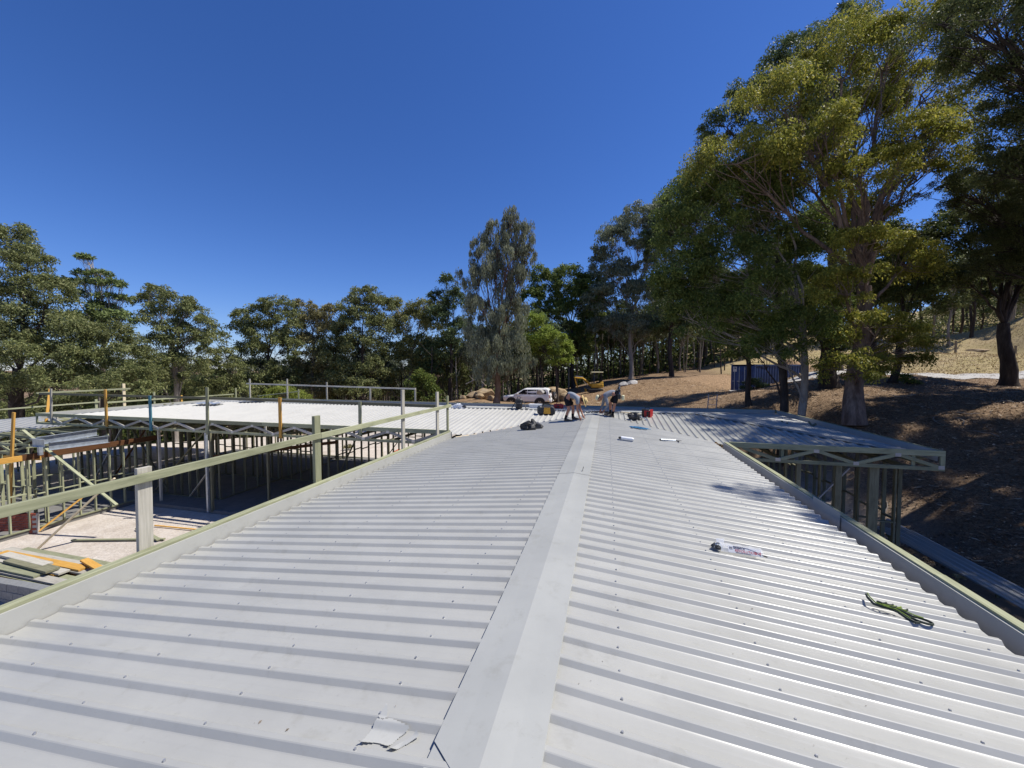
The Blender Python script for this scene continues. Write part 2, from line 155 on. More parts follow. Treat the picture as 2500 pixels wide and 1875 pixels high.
class MB:
    """collects boxes, bars, tubes and lofts into one mesh"""
    def __init__(s): s.v = []; s.f = []
    def add(s, V, F):
        n = len(s.v)
        s.v += [tuple(p) for p in V]
        s.f += [tuple(i + n for i in f) for f in F]
        return s
    def box(s, c, d, rz=0, ch=0.0):
        x, y, z = d[0] / 2, d[1] / 2, d[2] / 2
        if ch <= 0:
            V = [(-x,-y,-z),(x,-y,-z),(x,y,-z),(-x,y,-z),(-x,-y,z),(x,-y,z),(x,y,z),(-x,y,z)]
            F = [(0,3,2,1),(4,5,6,7),(0,1,5,4),(1,2,6,5),(2,3,7,6),(3,0,4,7)]
        else:
            k = ch
            ring = lambda X, Y, Z: [(-X+k,-Y,Z),(X-k,-Y,Z),(X,-Y+k,Z),(X,Y-k,Z),(X-k,Y,Z),(-X+k,Y,Z),(-X,Y-k,Z),(-X,-Y+k,Z)]
            V = ring(x-k*.7,y-k*.7,-z)+ring(x,y,-z+k)+ring(x,y,z-k)+ring(x-k*.7,y-k*.7,z)
            F = [tuple(range(7,-1,-1)), tuple(range(24,32))]
            for r in range(3):
                for i in range(8):
                    j = (i+1) % 8
                    F.append((r*8+i, r*8+j, r*8+8+j, r*8+8+i))
        ca, sa = math.cos(rz), math.sin(rz)
        return s.add([(c[0]+p[0]*ca-p[1]*sa, c[1]+p[0]*sa+p[1]*ca, c[2]+p[2]) for p in V], F)
    def bar(s, a, b, w, h, up=(0,0,1)):
        a, b = Vector(a), Vector(b); d = (b-a).normalized(); u = Vector(up)
        r = d.cross(u)
        if r.length < 1e-4: r = d.cross(Vector((1,0,0)))
        r.normalize(); u = r.cross(d)
        V = [p + r*sx*w/2 + u*sy*h/2 for p in (a,b) for sx, sy in ((-1,-1),(1,-1),(1,1),(-1,1))]
        return s.add(V, [(0,1,2,3),(7,6,5,4),(0,4,5,1),(1,5,6,2),(2,6,7,3),(3,7,4,0)])
    def tube(s, pts, r, n=8, cap=True):
        pts = [Vector(p) for p in pts]
        R = r if hasattr(r, '__len__') else [r]*len(pts)
        rings = []; ref = None
        for i, p in enumerate(pts):
            d = (pts[min(i+1, len(pts)-1)] - pts[max(i-1, 0)]).normalized()
            if ref is None:
                ref = Vector((0,0,1)) if abs(d.z) < .9 else Vector((1,0,0))
            a = d.cross(ref)
            if a.length < 1e-5: a = d.orthogonal()
            a.normalize(); b = d.cross(a); ref = -b if False else ref
            rings.append([p + (a*math.cos(t)+b*math.sin(t))*R[i] for t in [2*math.pi*k/n for k in range(n)]])
        return s.loft(rings, cap)
    def loft(s, rings, cap=True, closed=True):
        n = len(rings[0]); V = [p for r in rings for p in r]; F = []
        for i in range(len(rings)-1):
            for k in range(n if closed else n-1):
                j = (k+1) % n
                F.append((i*n+k, i*n+j, (i+1)*n+j, (i+1)*n+k))
        if cap:
            F.append(tuple(range(n-1,-1,-1))); F.append(tuple(range((len(rings)-1)*n, len(rings)*n)))
        return s.add(V, F)
    def lathe(s, prof, n=16, c=(0,0,0), axis='z'):
        rings = []
        for r, h in prof:
            ring = []
            for k in range(n):
                t = 2*math.pi*k/n; x, y = r*math.cos(t), r*math.sin(t)
                p = {'z':(x,y,h), 'y':(x,h,y), 'x':(h,x,y)}[axis]
                ring.append((c[0]+p[0], c[1]+p[1], c[2]+p[2]))
            rings.append(ring)
        return s.loft(rings)
    def prism(s, poly, y0, y1):
        """polygon in x,z extruded along y"""
        n = len(poly)
        V = [(x,y0,z) for x,z in poly]+[(x,y1,z) for x,z in poly]
        F = [tuple(range(n)), tuple(range(2*n-1,n-1,-1))]+[(i,i+n,(i+1)%n+n,(i+1)%n) for i in range(n)]
        return s.add(V, F)
    def blob(s, c, r, seed=0, amp=.25, n=10, m=7, cut=None):
        rr = random.Random(seed); ph = [(rr.uniform(1,4), rr.uniform(0,6.3), rr.uniform(1,3), rr.uniform(0,6.3)) for _ in range(4)]
        rings = []
        for i in range(m):
            th = math.pi*(i+.25)/(m-.5); ring = []
            for k in range(n):
                t = 2*math.pi*k/n
                g = 1+amp*sum(math.sin(round(a)*t+b)*math.sin(c2*th+d) for a,b,c2,d in ph)/2 + rr.uniform(-.5,.5)*amp*.5
                z = c[2]+r[2]*math.cos(th)*g
                if cut is not None: z = max(z, cut)
                ring.append((c[0]+r[0]*math.sin(th)*math.cos(t)*g, c[1]+r[1]*math.sin(th)*math.sin(t)*g, z))
            rings.append(ring)
        rings.reverse()
        return s.loft(rings)
    def mesh(s, name):
        me = bpy.data.meshes.new(name); me.from_pydata(s.v, [], s.f); me.update(); return me
    def build(s, name, mat, parent=None, loc=None, rot=None, smooth=False, bevel=0):
        me = s.mesh(name)
        bm = bmesh.new(); bm.from_mesh(me)
        bmesh.ops.recalc_face_normals(bm, faces=bm.faces)
        if bevel:
            bmesh.ops.bevel(bm, geom=[e for e in bm.edges if e.calc_face_angle(0) > .5], offset=bevel, segments=1, affect='EDGES')
        bm.to_mesh(me); bm.free()
        return obj(name, me, mat, parent, loc, rot, smooth)

_beam_cache = {}
def beam(name, a, b, w, h, mat, parent=None, roll=0.0, ch=.003):
    """straight timber from a to b, w across and h high (h is towards +Z for level beams); length runs along local Z"""
    a, b = Vector(a), Vector(b); d = b-a; L = d.length
    key = (round(L,3), round(w,4), round(h,4), mat.name)
    if key not in _beam_cache:
        me = MB().box((0,0,L/2), (w,h,L), ch=ch if min(w,h) > .03 else 0).mesh(name); me.materials.append(mat); _beam_cache[key] = me
    d.normalize()
    z = d; up = Vector((0,0,1)) if abs(d.z) < .95 else Vector((0,1,0))
    y = (up - d*up.dot(d)).normalized(); x = y.cross(z)
    M = Matrix((x,y,z)).transposed()
    q = M.to_quaternion() @ Quaternion((0,0,1), roll)
    o = bpy.data.objects.new(name, _beam_cache[key]); o.location = a
    o.rotation_mode = 'QUATERNION'; o.rotation_quaternion = q
    return link(o, parent)

def copy_tree(src, loc, rz=None, scale=None):
    c = src.copy(); COL.objects.link(c); c.location = loc
    if rz is not None: c.rotation_euler = (0,0,rz)
    if scale is not None: c.scale = scale if hasattr(scale,'__len__') else (scale,)*3
    for ch in src.children:
        k = ch.copy(); COL.objects.link(k); k.parent = c
        for g in ch.children:
            m = g.copy(); COL.objects.link(m); m.parent = k
    return c

# ------------------------------------------------------------------ materials
def S(r, g, b):
    f = lambda c: (c/255/12.92) if c/255 <= .04045 else ((c/255+.055)/1.055)**2.4
    return (f(r), f(g), f(b), 1)

class NT:
    def __init__(s, name):
        s.m = bpy.data.materials.new(name); s.m.use_nodes = True
        s.t = s.m.node_tree; s.p = s.t.nodes['Principled BSDF']; s.out = s.t.nodes['Material Output']
    def n(s, typ, **kw):
        k = s.t.nodes.new(typ)
        for a, v in kw.items():
            if a in k.inputs: k.inputs[a].default_value = v
            else: setattr(k, a, v)
        return k
    def l(s, a, b): s.t.links.new(a, b)
    def coords(s, scale=(1,1,1), kind='Object'):
        c = s.n('ShaderNodeTexCoord'); mp = s.n('ShaderNodeMapping'); mp.inputs['Scale'].default_value = scale
        s.l(c.outputs[kind], mp.inputs[0]); return mp.outputs[0]
    def noise(s, vec, scale, detail=4, rough=.6):
        n = s.n('ShaderNodeTexNoise'); n.inputs['Scale'].default_value = scale; n.inputs['Detail'].default_value = detail
        n.inputs['Roughness'].default_value = rough
        if vec is not None: s.l(vec, n.inputs['Vector'])
        return n.outputs['Fac']
    def ramp(s, fac, stops):
        r = s.n('ShaderNodeValToRGB'); e = r.color_ramp.elements
        while len(e) < len(stops): e.new(.5)
        for k, (p, c) in enumerate(stops):
            e[k].position = p; e[k].color = c if len(c) == 4 else (*c, 1)
        s.l(fac, r.inputs[0]); return r.outputs[0]
    def mix(s, fac, a, b, mode='MIX'):
        m = s.n('ShaderNodeMix', data_type='RGBA', blend_type=mode)
        for sock, v in ((m.inputs[0], fac), (m.inputs[6], a), (m.inputs[7], b)):
            if hasattr(v, 'is_linked'): s.l(v, sock)
            else: sock.default_value = v
        return m.outputs[2]
    def bump(s, h, strength=.3, dist=.01):
        b = s.n('ShaderNodeBump'); b.inputs['Strength'].default_value = strength; b.inputs['Distance'].default_value = dist
        s.l(h, b.inputs['Height']); s.l(b.outputs[0], s.p.inputs['Normal'])
    def base(s, v):
        if hasattr(v, 'is_linked'): s.l(v, s.p.inputs['Base Color'])
        else: s.p.inputs['Base Color'].default_value = v
    def rough(s, v):
        if hasattr(v, 'is_linked'): s.l(v, s.p.inputs['Roughness'])
        else: s.p.inputs['Roughness'].default_value = v

def plain(name, col, rough=.6, metal=0, var=.12, nscale=6, spec=.5, bump=0):
    m = NT(name); v = m.coords()
    n = m.noise(v, nscale, 5)
    c = tuple(col[:3])
    lo = tuple(max(0, x*(1-var)) for x in c); hi = tuple(min(1, x*(1+var)) for x in c)
    m.base(m.ramp(n, [(.3, lo), (.7, hi)])); m.rough(rough)
    m.p.inputs['Metallic'].default_value = metal; m.p.inputs['Specular IOR Level'].default_value = spec
    if bump: m.bump(m.noise(v, nscale*8, 3), bump, .01)
    return m.m

def roof_paint(name, col, rough):
    m = NT(name); v = m.coords(); w = m.coords((1.5,1.5,1.5))
    n1 = m.noise(v, 1.3, 6, .65); n2 = m.noise(v, 30, 3, .7)
    c = col
    a = m.ramp(n1, [(.32, tuple(x*.93 for x in c)), (.68, tuple(min(1,x*1.04) for x in c))])
    dirt = m.ramp(m.noise(w, 3.1, 8, .75), [(.56, (0,0,0)), (.74, (1,1,1))])
    b = m.mix(dirt, a, (c[0]*.84, c[1]*.83, c[2]*.80, 1))
    sc_ = m.coords((1.1,9,1)); scuff = m.ramp(m.noise(sc_, 5, 6, .8), [(.66,(0,0,0)),(.74,(.55,.55,.55))]); b = m.mix(scuff, b, (c[0]*.70, c[1]*.68, c[2]*.65, 1))
    sp_ = m.ramp(m.noise(v, 85, 2, .5), [(.74,(0,0,0)),(.80,(.6,.6,.6))]); b = m.mix(sp_, b, (c[0]*.55, c[1]*.52, c[2]*.48, 1))
    m.base(b)
    m.rough(m.ramp(n1, [(.3, (rough-.05,)*3), (.7, (rough+.07,)*3)]))
    m.p.inputs['Specular IOR Level'].default_value = .45
    m.bump(m.noise(v, 2.2, 2), .10, .02)
    return m.m

def timber(name, c1, c2, knots=.2, rough=.75):
    m = NT(name); v = m.coords((38,38,2.2)); v2 = m.coords((7,7,1.6))
    oi = m.n('ShaderNodeObjectInfo')
    add = m.n('ShaderNodeVectorMath', operation='ADD'); m.l(v, add.inputs[0])
    comb = m.n('ShaderNodeCombineXYZ'); mul = m.n('ShaderNodeMath', operation='MULTIPLY'); mul.inputs[1].default_value = 37
    m.l(oi.outputs['Random'], mul.inputs[0]); m.l(mul.outputs[0], comb.inputs[2]); m.l(comb.outputs[0], add.inputs[1])
    g = m.noise(add.outputs[0], 1, 5, .65)
    c = m.ramp(g, [(.3, c1), (.7, c2)])
    st = m.ramp(m.noise(v2, 1, 4), [(.5, (0,0,0)), (.78, (1,1,1))])
    c = m.mix(st, c, tuple(x*.62 for x in c1[:3])+(1,))
    hs = m.n('ShaderNodeHueSaturation'); m.l(c, hs.inputs['Color'])
    mr = m.n('ShaderNodeMapRange'); mr.inputs[3].default_value = .78; mr.inputs[4].default_value = 1.18
    m.l(oi.outputs['Random'], mr.inputs[0]); m.l(mr.outputs[0], hs.inputs['Value'])
    m.base(hs.outputs[0]); m.rough(rough); m.p.inputs['Specular IOR Level'].default_value = .25
    m.bump(g, .25, .004)
    return m.m

def leaf_mat(name, c1, c2, trans=.35, c3=None):
    m = NT(name); t = m.t
    geo = m.n('ShaderNodeNewGeometry'); oi = m.n('ShaderNodeObjectInfo')
    k_ = lambda c: tuple(1.5*(.9*x+.1*(c[0]+c[1]+c[2])/3) for x in c)
    stops = [(0, k_(c1)), (.75, k_(c2))] + ([(1, k_(c3))] if c3 else [])
    col = m.ramp(geo.outputs['Random Per Island'], stops)
    co = m.coords((1,1,1)); nn = m.noise(co, .45, 3)
    hs = m.n('ShaderNodeHueSaturation'); m.l(col, hs.inputs['Color'])
    mr = m.n('ShaderNodeMapRange'); mr.inputs[1].default_value = .3; mr.inputs[2].default_value = .7; mr.inputs[3].default_value = .72; mr.inputs[4].default_value = 1.3
    m.l(nn, mr.inputs[0]); m.l(mr.outputs[0], hs.inputs['Value'])
    m.l(hs.outputs[0], m.p.inputs['Base Color']); m.rough(.55); m.p.inputs['Specular IOR Level'].default_value = .18
    tr = m.n('ShaderNodeBsdfTranslucent'); m.l(hs.outputs[0], tr.inputs['Color'])
    mx = m.n('ShaderNodeMixShader'); mx.inputs[0].default_value = trans
    m.l(m.p.outputs[0], mx.inputs[1]); m.l(tr.outputs[0], mx.inputs[2]); m.l(mx.outputs[0], m.out.inputs['Surface'])
    return m.m

def bark_mat(name, c1, c2, c3, sc=1.0):
    m = NT(name); v = m.coords((3*sc,3*sc,.7*sc)); v2 = m.coords((14,14,2.5))
    a = m.ramp(m.noise(v, 1, 5, .6), [(.35, c1), (.55, c2), (.72, c3)])
    f = m.noise(v2, 1, 6, .7)
    c = m.mix(m.ramp(f, [(.35,(0,0,0)),(.7,(.6,.6,.6))]), a, tuple(x*.55 for x in c1[:3])+(1,))
    m.base(c); m.rough(.85); m.p.inputs['Specular IOR Level'].default_value = .15; m.bump(f, .6, .03)
    return m.m

M = {}
M['roof'] = roof_paint('roof_steel_light_grey', (.368,.367,.341), .33)
M['roof_wing'] = roof_paint('roof_steel_glare_tone', (.43,.423,.39), .50)  # same sheeting as the main roof, the wing's bright glare put into the colour
M['flash'] = roof_paint('flashing_grey', (.39,.389,.36), .47)
M['cap'] = roof_paint('ridge_cap_grey', (.345,.35,.33), .42)
M['screw'] = plain('screw_zinc', (.42,.42,.42), .4, .6)
M['pine'] = timber('treated_pine_green', (.225,.235,.14), (.36,.365,.235))
M['pine_dark'] = timber('treated_pine_shaded', (.14,.135,.085), (.23,.22,.14))  # treated pine darkened, the shade on the framing is in the colour
M['pine_grey'] = timber('weathered_pine', (.36,.34,.28), (.52,.49,.42))
M['pine_pale'] = timber('pale_new_pine', (.55,.46,.30), (.68,.58,.40))
M['orange'] = timber('orange_stained_pine', (.50,.26,.05), (.64,.37,.09))
M['brown'] = timber('brown_laminated_beam', (.085,.036,.014), (.14,.062,.024))
M['blue'] = timber('blue_painted_post', (.07,.20,.25), (.11,.28,.33))
M['galv'] = plain('galvanised_steel', (.42,.46,.50), .38, .55, .18, 9)
M['plate'] = plain('nail_plate', (.45,.46,.45), .45, .6, .1, 30)
M['concrete'] = plain('concrete', (.17,.165,.155), .85, 0, .15, 4, .2, .2)  # darker than real concrete, shade under the roof put into the colour
M['black'] = plain('black_rubber', (.012,.012,.013), .55, 0, .3, 12)
M['bag_black'] = plain('black_nylon', (.02,.02,.022), .5, 0, .4, 14, .5, .4)
M['red'] = plain('red_plastic', (.42,.018,.018), .4)
M['white'] = plain('white_plastic', (.75,.76,.77), .35, 0, .04)
M['white_car'] = plain('white_car_paint', (.86,.855,.84), .18, 0, .02, 2, .6)
M['yellow_bag'] = plain('yellow_canvas', (.65,.33,.03), .7, 0, .2, 10)
M['yellow'] = plain('yellow_machine_paint', (.62,.36,.035), .4, 0, .15, 3)
M['cream'] = plain('cream_canopy', (.70,.66,.42), .5, 0, .08)
M['darkmetal'] = plain('dark_metal', (.035,.035,.037), .5, .3, .3, 8)
M['glass'] = plain('tinted_glass', (.012,.014,.017), .06, 0, .1, 2, .7)
M['chrome'] = plain('bright_alloy', (.5,.5,.5), .3, .8, .1)
M['lamp'] = plain('headlamp_glass', (.55,.57,.6), .12, 0, .05)
M['tail'] = plain('tail_lamp_red', (.35,.01,.012), .2)
M['skin'] = plain('skin', (.42,.20,.125), .55, 0, .1, 9, .35)
M['shirt'] = plain('grey_blue_shirt', (.24,.265,.30), .9, 0, .12, 14, .1, .3)
M['shirt2'] = plain('grey_shirt', (.23,.24,.265), .9, 0, .14, 14, .1, .3)
M['shorts'] = plain('black_shorts', (.018,.018,.02), .9, 0, .2, 12, .1)
M['trouser'] = plain('grey_trousers', (.26,.27,.29), .9, 0, .15, 12, .1, .3)
M['sock'] = plain('black_sock', (.015,.015,.016), .95, 0, .2, 30, .1)
M['boot'] = plain('brown_boot', (.10,.085,.07), .8, 0, .25, 18, .2)
M['straw'] = plain('straw_hat', (.62,.47,.22), .85, 0, .15, 60, .1, .5)
M['hair'] = plain('dark_hair', (.02,.014,.01), .7, 0, .3, 30)
M['rope_blue'] = plain('blue_rope', (.03,.20,.38), .6, 0, .2, 30)
M['strap_green'] = plain('lime_strap', (.24,.33,.045), .75, 0, .15, 40)
M['strap_dark'] = plain('dark_strap', (.035,.045,.03), .8, 0, .25, 40)
M['container'] = plain('blue_container_paint', (.014,.048,.165), .45, 0, .35, 1.3)
M['sticker'] = plain('white_sticker', (.6,.6,.58), .5)
M['rock'] = bark_mat('sandstone', (.26,.18,.105), (.40,.30,.18), (.52,.43,.31), .5)
M['rock_grey'] = bark_mat('pale_grey_stone', (.42,.40,.37), (.55,.53,.50), (.66,.64,.6), .4)
M['pvc'] = plain('grey_pipe', (.45,.46,.48), .4)
M['brick'] = plain('red_brick', (.30,.085,.055), .85, 0, .25, 9, .2, .3)
M['mortar'] = plain('mortar', (.40,.38,.35), .9)
M['block'] = plain('grey_block', (.20,.205,.205), .9, 0, .15, 14, .15, .3)
M['orange_tape'] = plain('orange_plastic', (.60,.10,.03), .5)
M['tarp'] = plain('dark_cover', (.03,.035,.04), .5, 0, .4, 3)
M['tank'] = plain('dark_grey_drum', (.05,.06,.075), .4)
M['post'] = bark_mat('fence_post', (.20,.17,.13), (.28,.24,.19), (.33,.3,.25))
M['paper'] = roof_paint('steel_offcut', (.42,.42,.39), .42)
# barks
M['b_grey'] = bark_mat('bark_grey', (.20,.17,.15), (.30,.27,.23), (.36,.33,.30))
M['b_pale'] = bark_mat('bark_pale', (.34,.29,.24), (.46,.41,.35), (.22,.19,.16))
M['b_pink'] = bark_mat('bark_pink', (.13,.09,.07), (.33,.25,.205), (.17,.12,.10))
M['b_dark'] = bark_mat('bark_dark', (.045,.036,.03), (.08,.065,.055), (.15,.125,.105))
M['b_brown'] = bark_mat('bark_brown', (.15,.085,.055), (.24,.15,.10), (.30,.24,.19))
# leaves
M['l_yel'] = leaf_mat('leaf_yellow_green', (.105,.125,.014), (.21,.205,.025), .42, (.33,.275,.036))
M['l_olive'] = leaf_mat('leaf_olive', (.056,.086,.016), (.112,.145,.027), .4, (.185,.20,.04))
M['l_dark'] = leaf_mat('leaf_dark', (.035,.052,.014), (.075,.095,.022), .3, (.13,.14,.04))
M['l_dark2'] = leaf_mat('leaf_dark_near', (.045,.06,.018), (.09,.105,.03), .3, (.14,.14,.05))
M['l_dgreen'] = leaf_mat('leaf_deep_green', (.04,.062,.022), (.08,.11,.038), .3, (.13,.16,.06))
M['l_grey'] = leaf_mat('leaf_grey_green', (.085,.105,.06), (.15,.17,.10), .3, (.21,.22,.14))
M['l_silver'] = leaf_mat('leaf_silver', (.105,.115,.068), (.18,.19,.115), .3, (.26,.265,.165))
M['l_bright'] = leaf_mat('leaf_bright', (.10,.14,.015), (.18,.23,.03), .4, (.24,.29,.05))
M['l_bright2'] = leaf_mat('leaf_bright_shrub', (.11,.14,.02), (.19,.22,.04), .4)
M['l_olive2'] = leaf_mat('leaf_left_olive', (.068,.086,.028), (.145,.158,.052), .34, (.235,.235,.095))
M['l_green2'] = leaf_mat('leaf_left_green', (.07,.10,.03), (.14,.18,.055), .34, (.22,.25,.09))
M['l_brown'] = leaf_mat('leaf_brownish', (.085,.08,.03), (.16,.145,.055), .3, (.23,.20,.09))
M['l_yelolive'] = leaf_mat('leaf_yellow_olive', (.10,.11,.03), (.18,.185,.055), .34, (.25,.24,.09))

# ------------------------------------------------------------------ ground
GP = np.array(GROUND_POINTS, float)
def _tps_fit(P, lam=.3):
    n = len(P); d = np.linalg.norm(P[:,None,:2]-P[None,:,:2], axis=2)
    K = np.where(d > 0, d*d*np.log(d+1e-9), 0)+np.eye(n)*lam
    Q = np.hstack([np.ones((n,1)), P[:,:2]])
    A = np.block([[K, Q], [Q.T, np.zeros((3,3))]])
    return np.linalg.solve(A, np.concatenate([P[:,2], np.zeros(3)]))
_W = _tps_fit(GP)
def ground_z(x, y):
    x = np.atleast_1d(np.asarray(x, float)); y = np.atleast_1d(np.asarray(y, float))
    xc = np.clip(x, -108, 108); yc = np.clip(y, -60, 108)
    out = np.full(xc.shape, _W[-3]) + _W[-2]*xc + _W[-1]*yc
    for (px, py, _), w in zip(GP, _W[:-3]):
        d2 = (xc-px)**2+(yc-py)**2
        out += w*.5*d2*np.log(d2+1e-9)
    # building pad cut into the slope
    fx = np.clip((np.maximum(-26.5-x, x-8.6))/3.0, 0, 1); fy = np.clip((np.maximum(-8-y, y-22.2))/3.5, 0, 1)
    m = np.maximum(fx, fy); m = m*m*(3-2*m)
    out = out*m
    far = np.maximum(np.maximum(np.abs(x)-108, y-108), 0)
    out += 28*(1-np.exp(-far/900))*(.6+.4*np.sin(x/260+1)*np.cos(y/310)) - 8*(1-np.exp(-far/150))
    r = (.05*np.sin(x*1.3+y*.7)+.04*np.sin(y*1.9-x*.5)+.03*np.sin(x*3.1)*np.sin(y*2.7))
    return out + r*m
def gz(x, y): return float(ground_z(x, y)[0])

def axis_pts(lo, hi, step, far):
    a = np.arange(lo, hi+1e-6, step); g = [hi]; s = step
    while g[-1] < far: s *= 1.35; g.append(g[-1]+s)
    h = [lo]; s = step
    while h[-1] > -far: s *= 1.35; h.append(h[-1]-s)
    return np.concatenate([h[:0:-1], a, g[1:]])
gx = axis_pts(-70, 75, .9, 2600); gy = axis_pts(-20, 100, .9, 2600)
X, Y = np.meshgrid(gx, gy, indexing='ij')
Zg = ground_z(X.ravel(), Y.ravel())
V = np.stack([X.ravel(), Y.ravel(), Zg], 1)
nx, ny = len(gx), len(gy)
idx = np.arange(nx*ny).reshape(nx, ny)
F = np.stack([idx[:-1,:-1], idx[1:,:-1], idx[1:,1:], idx[:-1,1:]], 2).reshape(-1, 4)
me = fast_mesh('ground', V, F)
# which soil lies where: r = sand of the building pad, g = dry straw grass, rest = leaf litter
xs, ys = X.ravel(), Y.ravel()
sm = lambda e0, e1, t: (lambda u: u*u*(3-2*u))(np.clip((t-e0)/(e1-e0), 0, 1))
wob = 1.2*np.sin(xs*.45+1)+1.0*np.sin(ys*.6)+.6*np.sin(xs*1.3-ys)
sand = sm(10.5, 7.5, xs+wob*.5)*sm(34, 27, ys+wob)*(1-sm(-5, 1, xs)*sm(20.5, 23.5, ys))
straw = sm(0, 4, (ys-36.5)+(xs-25)*.05+wob*.6)*sm(12, 19, xs)
dirt = sm(20, 14, xs+wob)*sm(27, 31, ys+wob)*(1-straw)*sm(50, 43, ys+wob)
ca = me.color_attributes.new('soil', 'FLOAT_COLOR', 'POINT')
ca.data.foreach_set('color', np.stack([sand, straw, dirt, np.ones_like(sand)], 1).astype(np.float32).ravel())
g = NT('ground_soil')
at = g.n('ShaderNodeAttribute', attribute_name='soil'); sp = g.n('ShaderNodeSeparateColor'); g.l(at.outputs['Color'], sp.inputs[0])
v = g.coords()
nA = g.noise(v, 1.1, 8, .7); nB = g.noise(v, 9, 6, .75); nC = g.noise(v, 28, 4, .7); nD = g.noise(v, .25, 4)
litter = g.ramp(nB, [(.28,(.045,.028,.018)),(.45,(.14,.088,.05)),(.58,(.25,.17,.105)),(.72,(.42,.33,.23))])
litter = g.mix(g.ramp(nC, [(.45,(0,0,0)),(.62,(.55,.55,.55))]), litter, (.36,.27,.18,1))
litter = g.mix(g.ramp(nA, [(.4,(0,0,0)),(.65,(.5,.5,.5))]), litter, (.10,.065,.04,1))
vs = g.coords((1,6,1)); nG = g.noise(vs, 3, 7, .75)
straw_c = g.ramp(nG, [(.3,(.19,.14,.075)),(.5,(.36,.28,.155)),(.7,(.50,.41,.25))])
straw_c = g.mix(g.ramp(nD, [(.4,(0,0,0)),(.6,(.5,.5,.5))]), straw_c, (.30,.25,.10,1))
sand_c = g.ramp(nA, [(.3,(.43,.375,.315)),(.52,(.55,.495,.43)),(.72,(.65,.60,.535))])
sand_c = g.mix(g.ramp(nB, [(.45,(0,0,0)),(.66,(.55,.55,.55))]), sand_c, (.33,.27,.21,1))
dirt_c = g.ramp(nB, [(.3,(.11,.065,.035)),(.48,(.26,.17,.095)),(.58,(.34,.24,.14)),(.72,(.46,.36,.24))])
dirt_c = g.mix(g.ramp(nA, [(.38,(0,0,0)),(.62,(.6,.6,.6))]), dirt_c, (.15,.095,.055,1))
c = g.mix(sp.outputs[2], litter, dirt_c); c = g.mix(sp.outputs[1], c, straw_c); c = g.mix(sp.outputs[0], c, sand_c)
g.base(c); g.rough(.95); g.p.inputs['Specular IOR Level'].default_value = .1
g.bump(nB, .8, .06)
tag(obj('ground', me, g.m, smooth=True), kind='structure')

def strip(name, pts, width, mat, lift=.004, seg=.6, nw=4):
    """a sheet laid on the ground along a polyline"""
    pts = [Vector((p[0],p[1],0)) for p in pts]; P = []
    for a, b in zip(pts[:-1], pts[1:]):
        n = max(1, int((b-a).length/seg))
        P += [a.lerp(b, i/n) for i in range(n)]
    P.append(pts[-1]); V = []; F = []
    for i, p in enumerate(P):
        d = (P[min(i+1,len(P)-1)]-P[max(i-1,0)]).normalized(); r = Vector((d.y,-d.x,0))
        for k in range(nw+1):
            q = p + r*width*(k/nw-.5)*(1+.12*math.sin(i*.7+k)); V.append((q.x,q.y,0))
    V = np.array(V); V[:,2] = ground_z(V[:,0], V[:,1])+lift+.035
    n = nw+1
    F = [(i*n+k, i*n+k+1, (i+1)*n+k+1, (i+1)*n+k) for i in range(len(P)-1) for k in range(nw)]
    me = bpy.data.meshes.new(name); me.from_pydata(V.tolist(), [], F); me.update()
    return tag(obj(name, me, mat, smooth=True), kind='structure')
M['gravel'] = plain('pale_gravel', (.40,.385,.36), .95, 0, .25, 22, .1, .5)
strip('gravel_track', [(10,35.4),(16,34.6),(22,35.6),(30,37.2),(42,39.5),(60,42)], 3.2, M['gravel'])
# ------------------------------------------------------------------ the house under construction
TP = .0963                         # roof fall (5.5 degrees)
XR, ZR = -.53, 3.95                # main ridge
XL, XRT = -4.80, 2.97              # main sheet ends
YW0, YWR, YW1 = 11.72, 16.2, 20.7  # wing front eave, ridge, back eave
ZWR = 4.0
WX0, WX1 = -24.75, 7.78
PT, PB = 3.75, 3.25                # parapet truss top and bottom
house = empty('unfinished_house', (0,0,0), 0, 'long low house under construction with ribbed metal roof and open timber framing', 'house')

RIB = [(-.088,0),(-.076,.0004),(-.066,.0010),(-.057,.0020),(-.049,.0035),(-.0425,.0060),(-.0185,.0305),(-.013,.0335),(.013,.0335),(.018,.0305),(.036,.005),(.043,.002),(.052,0)]
def rib_height(y):
    d = ((y-Y0-.10+.1) % .2)-.1
    return float(np.interp(d, [q[0] for q in RIB], [q[1] for q in RIB]))
def sheet_mesh(k, u0, u1, flip):
    """one ribbed sheet: local x runs up the slope from u0 to u1, local y across"""
    pr = [(-.052,.020),(-.050,.024)] if False else []
    pts = []
    for i in range(4):
        c = .10+.2*i
        pts += [(c+a, h) for a, h in RIB]
        if i < 3: pts += [(c+.1, -.001)]
    pts = [(-.004, .0)]+pts+[(.80, .0)]
    # last rib laps over the neighbour with a short free edge
    pts = [(y, h+(.0025 if y > .66 else 0)) for y, h in pts]
    pts += [(.80+.004, .0022)]
    V = [(u, y, h) for y, h in pts for u in (u0, u1)]
    F = [(2*i, 2*i+1, 2*i+3, 2*i+2) for i in range(len(pts)-1)]
    return V, F

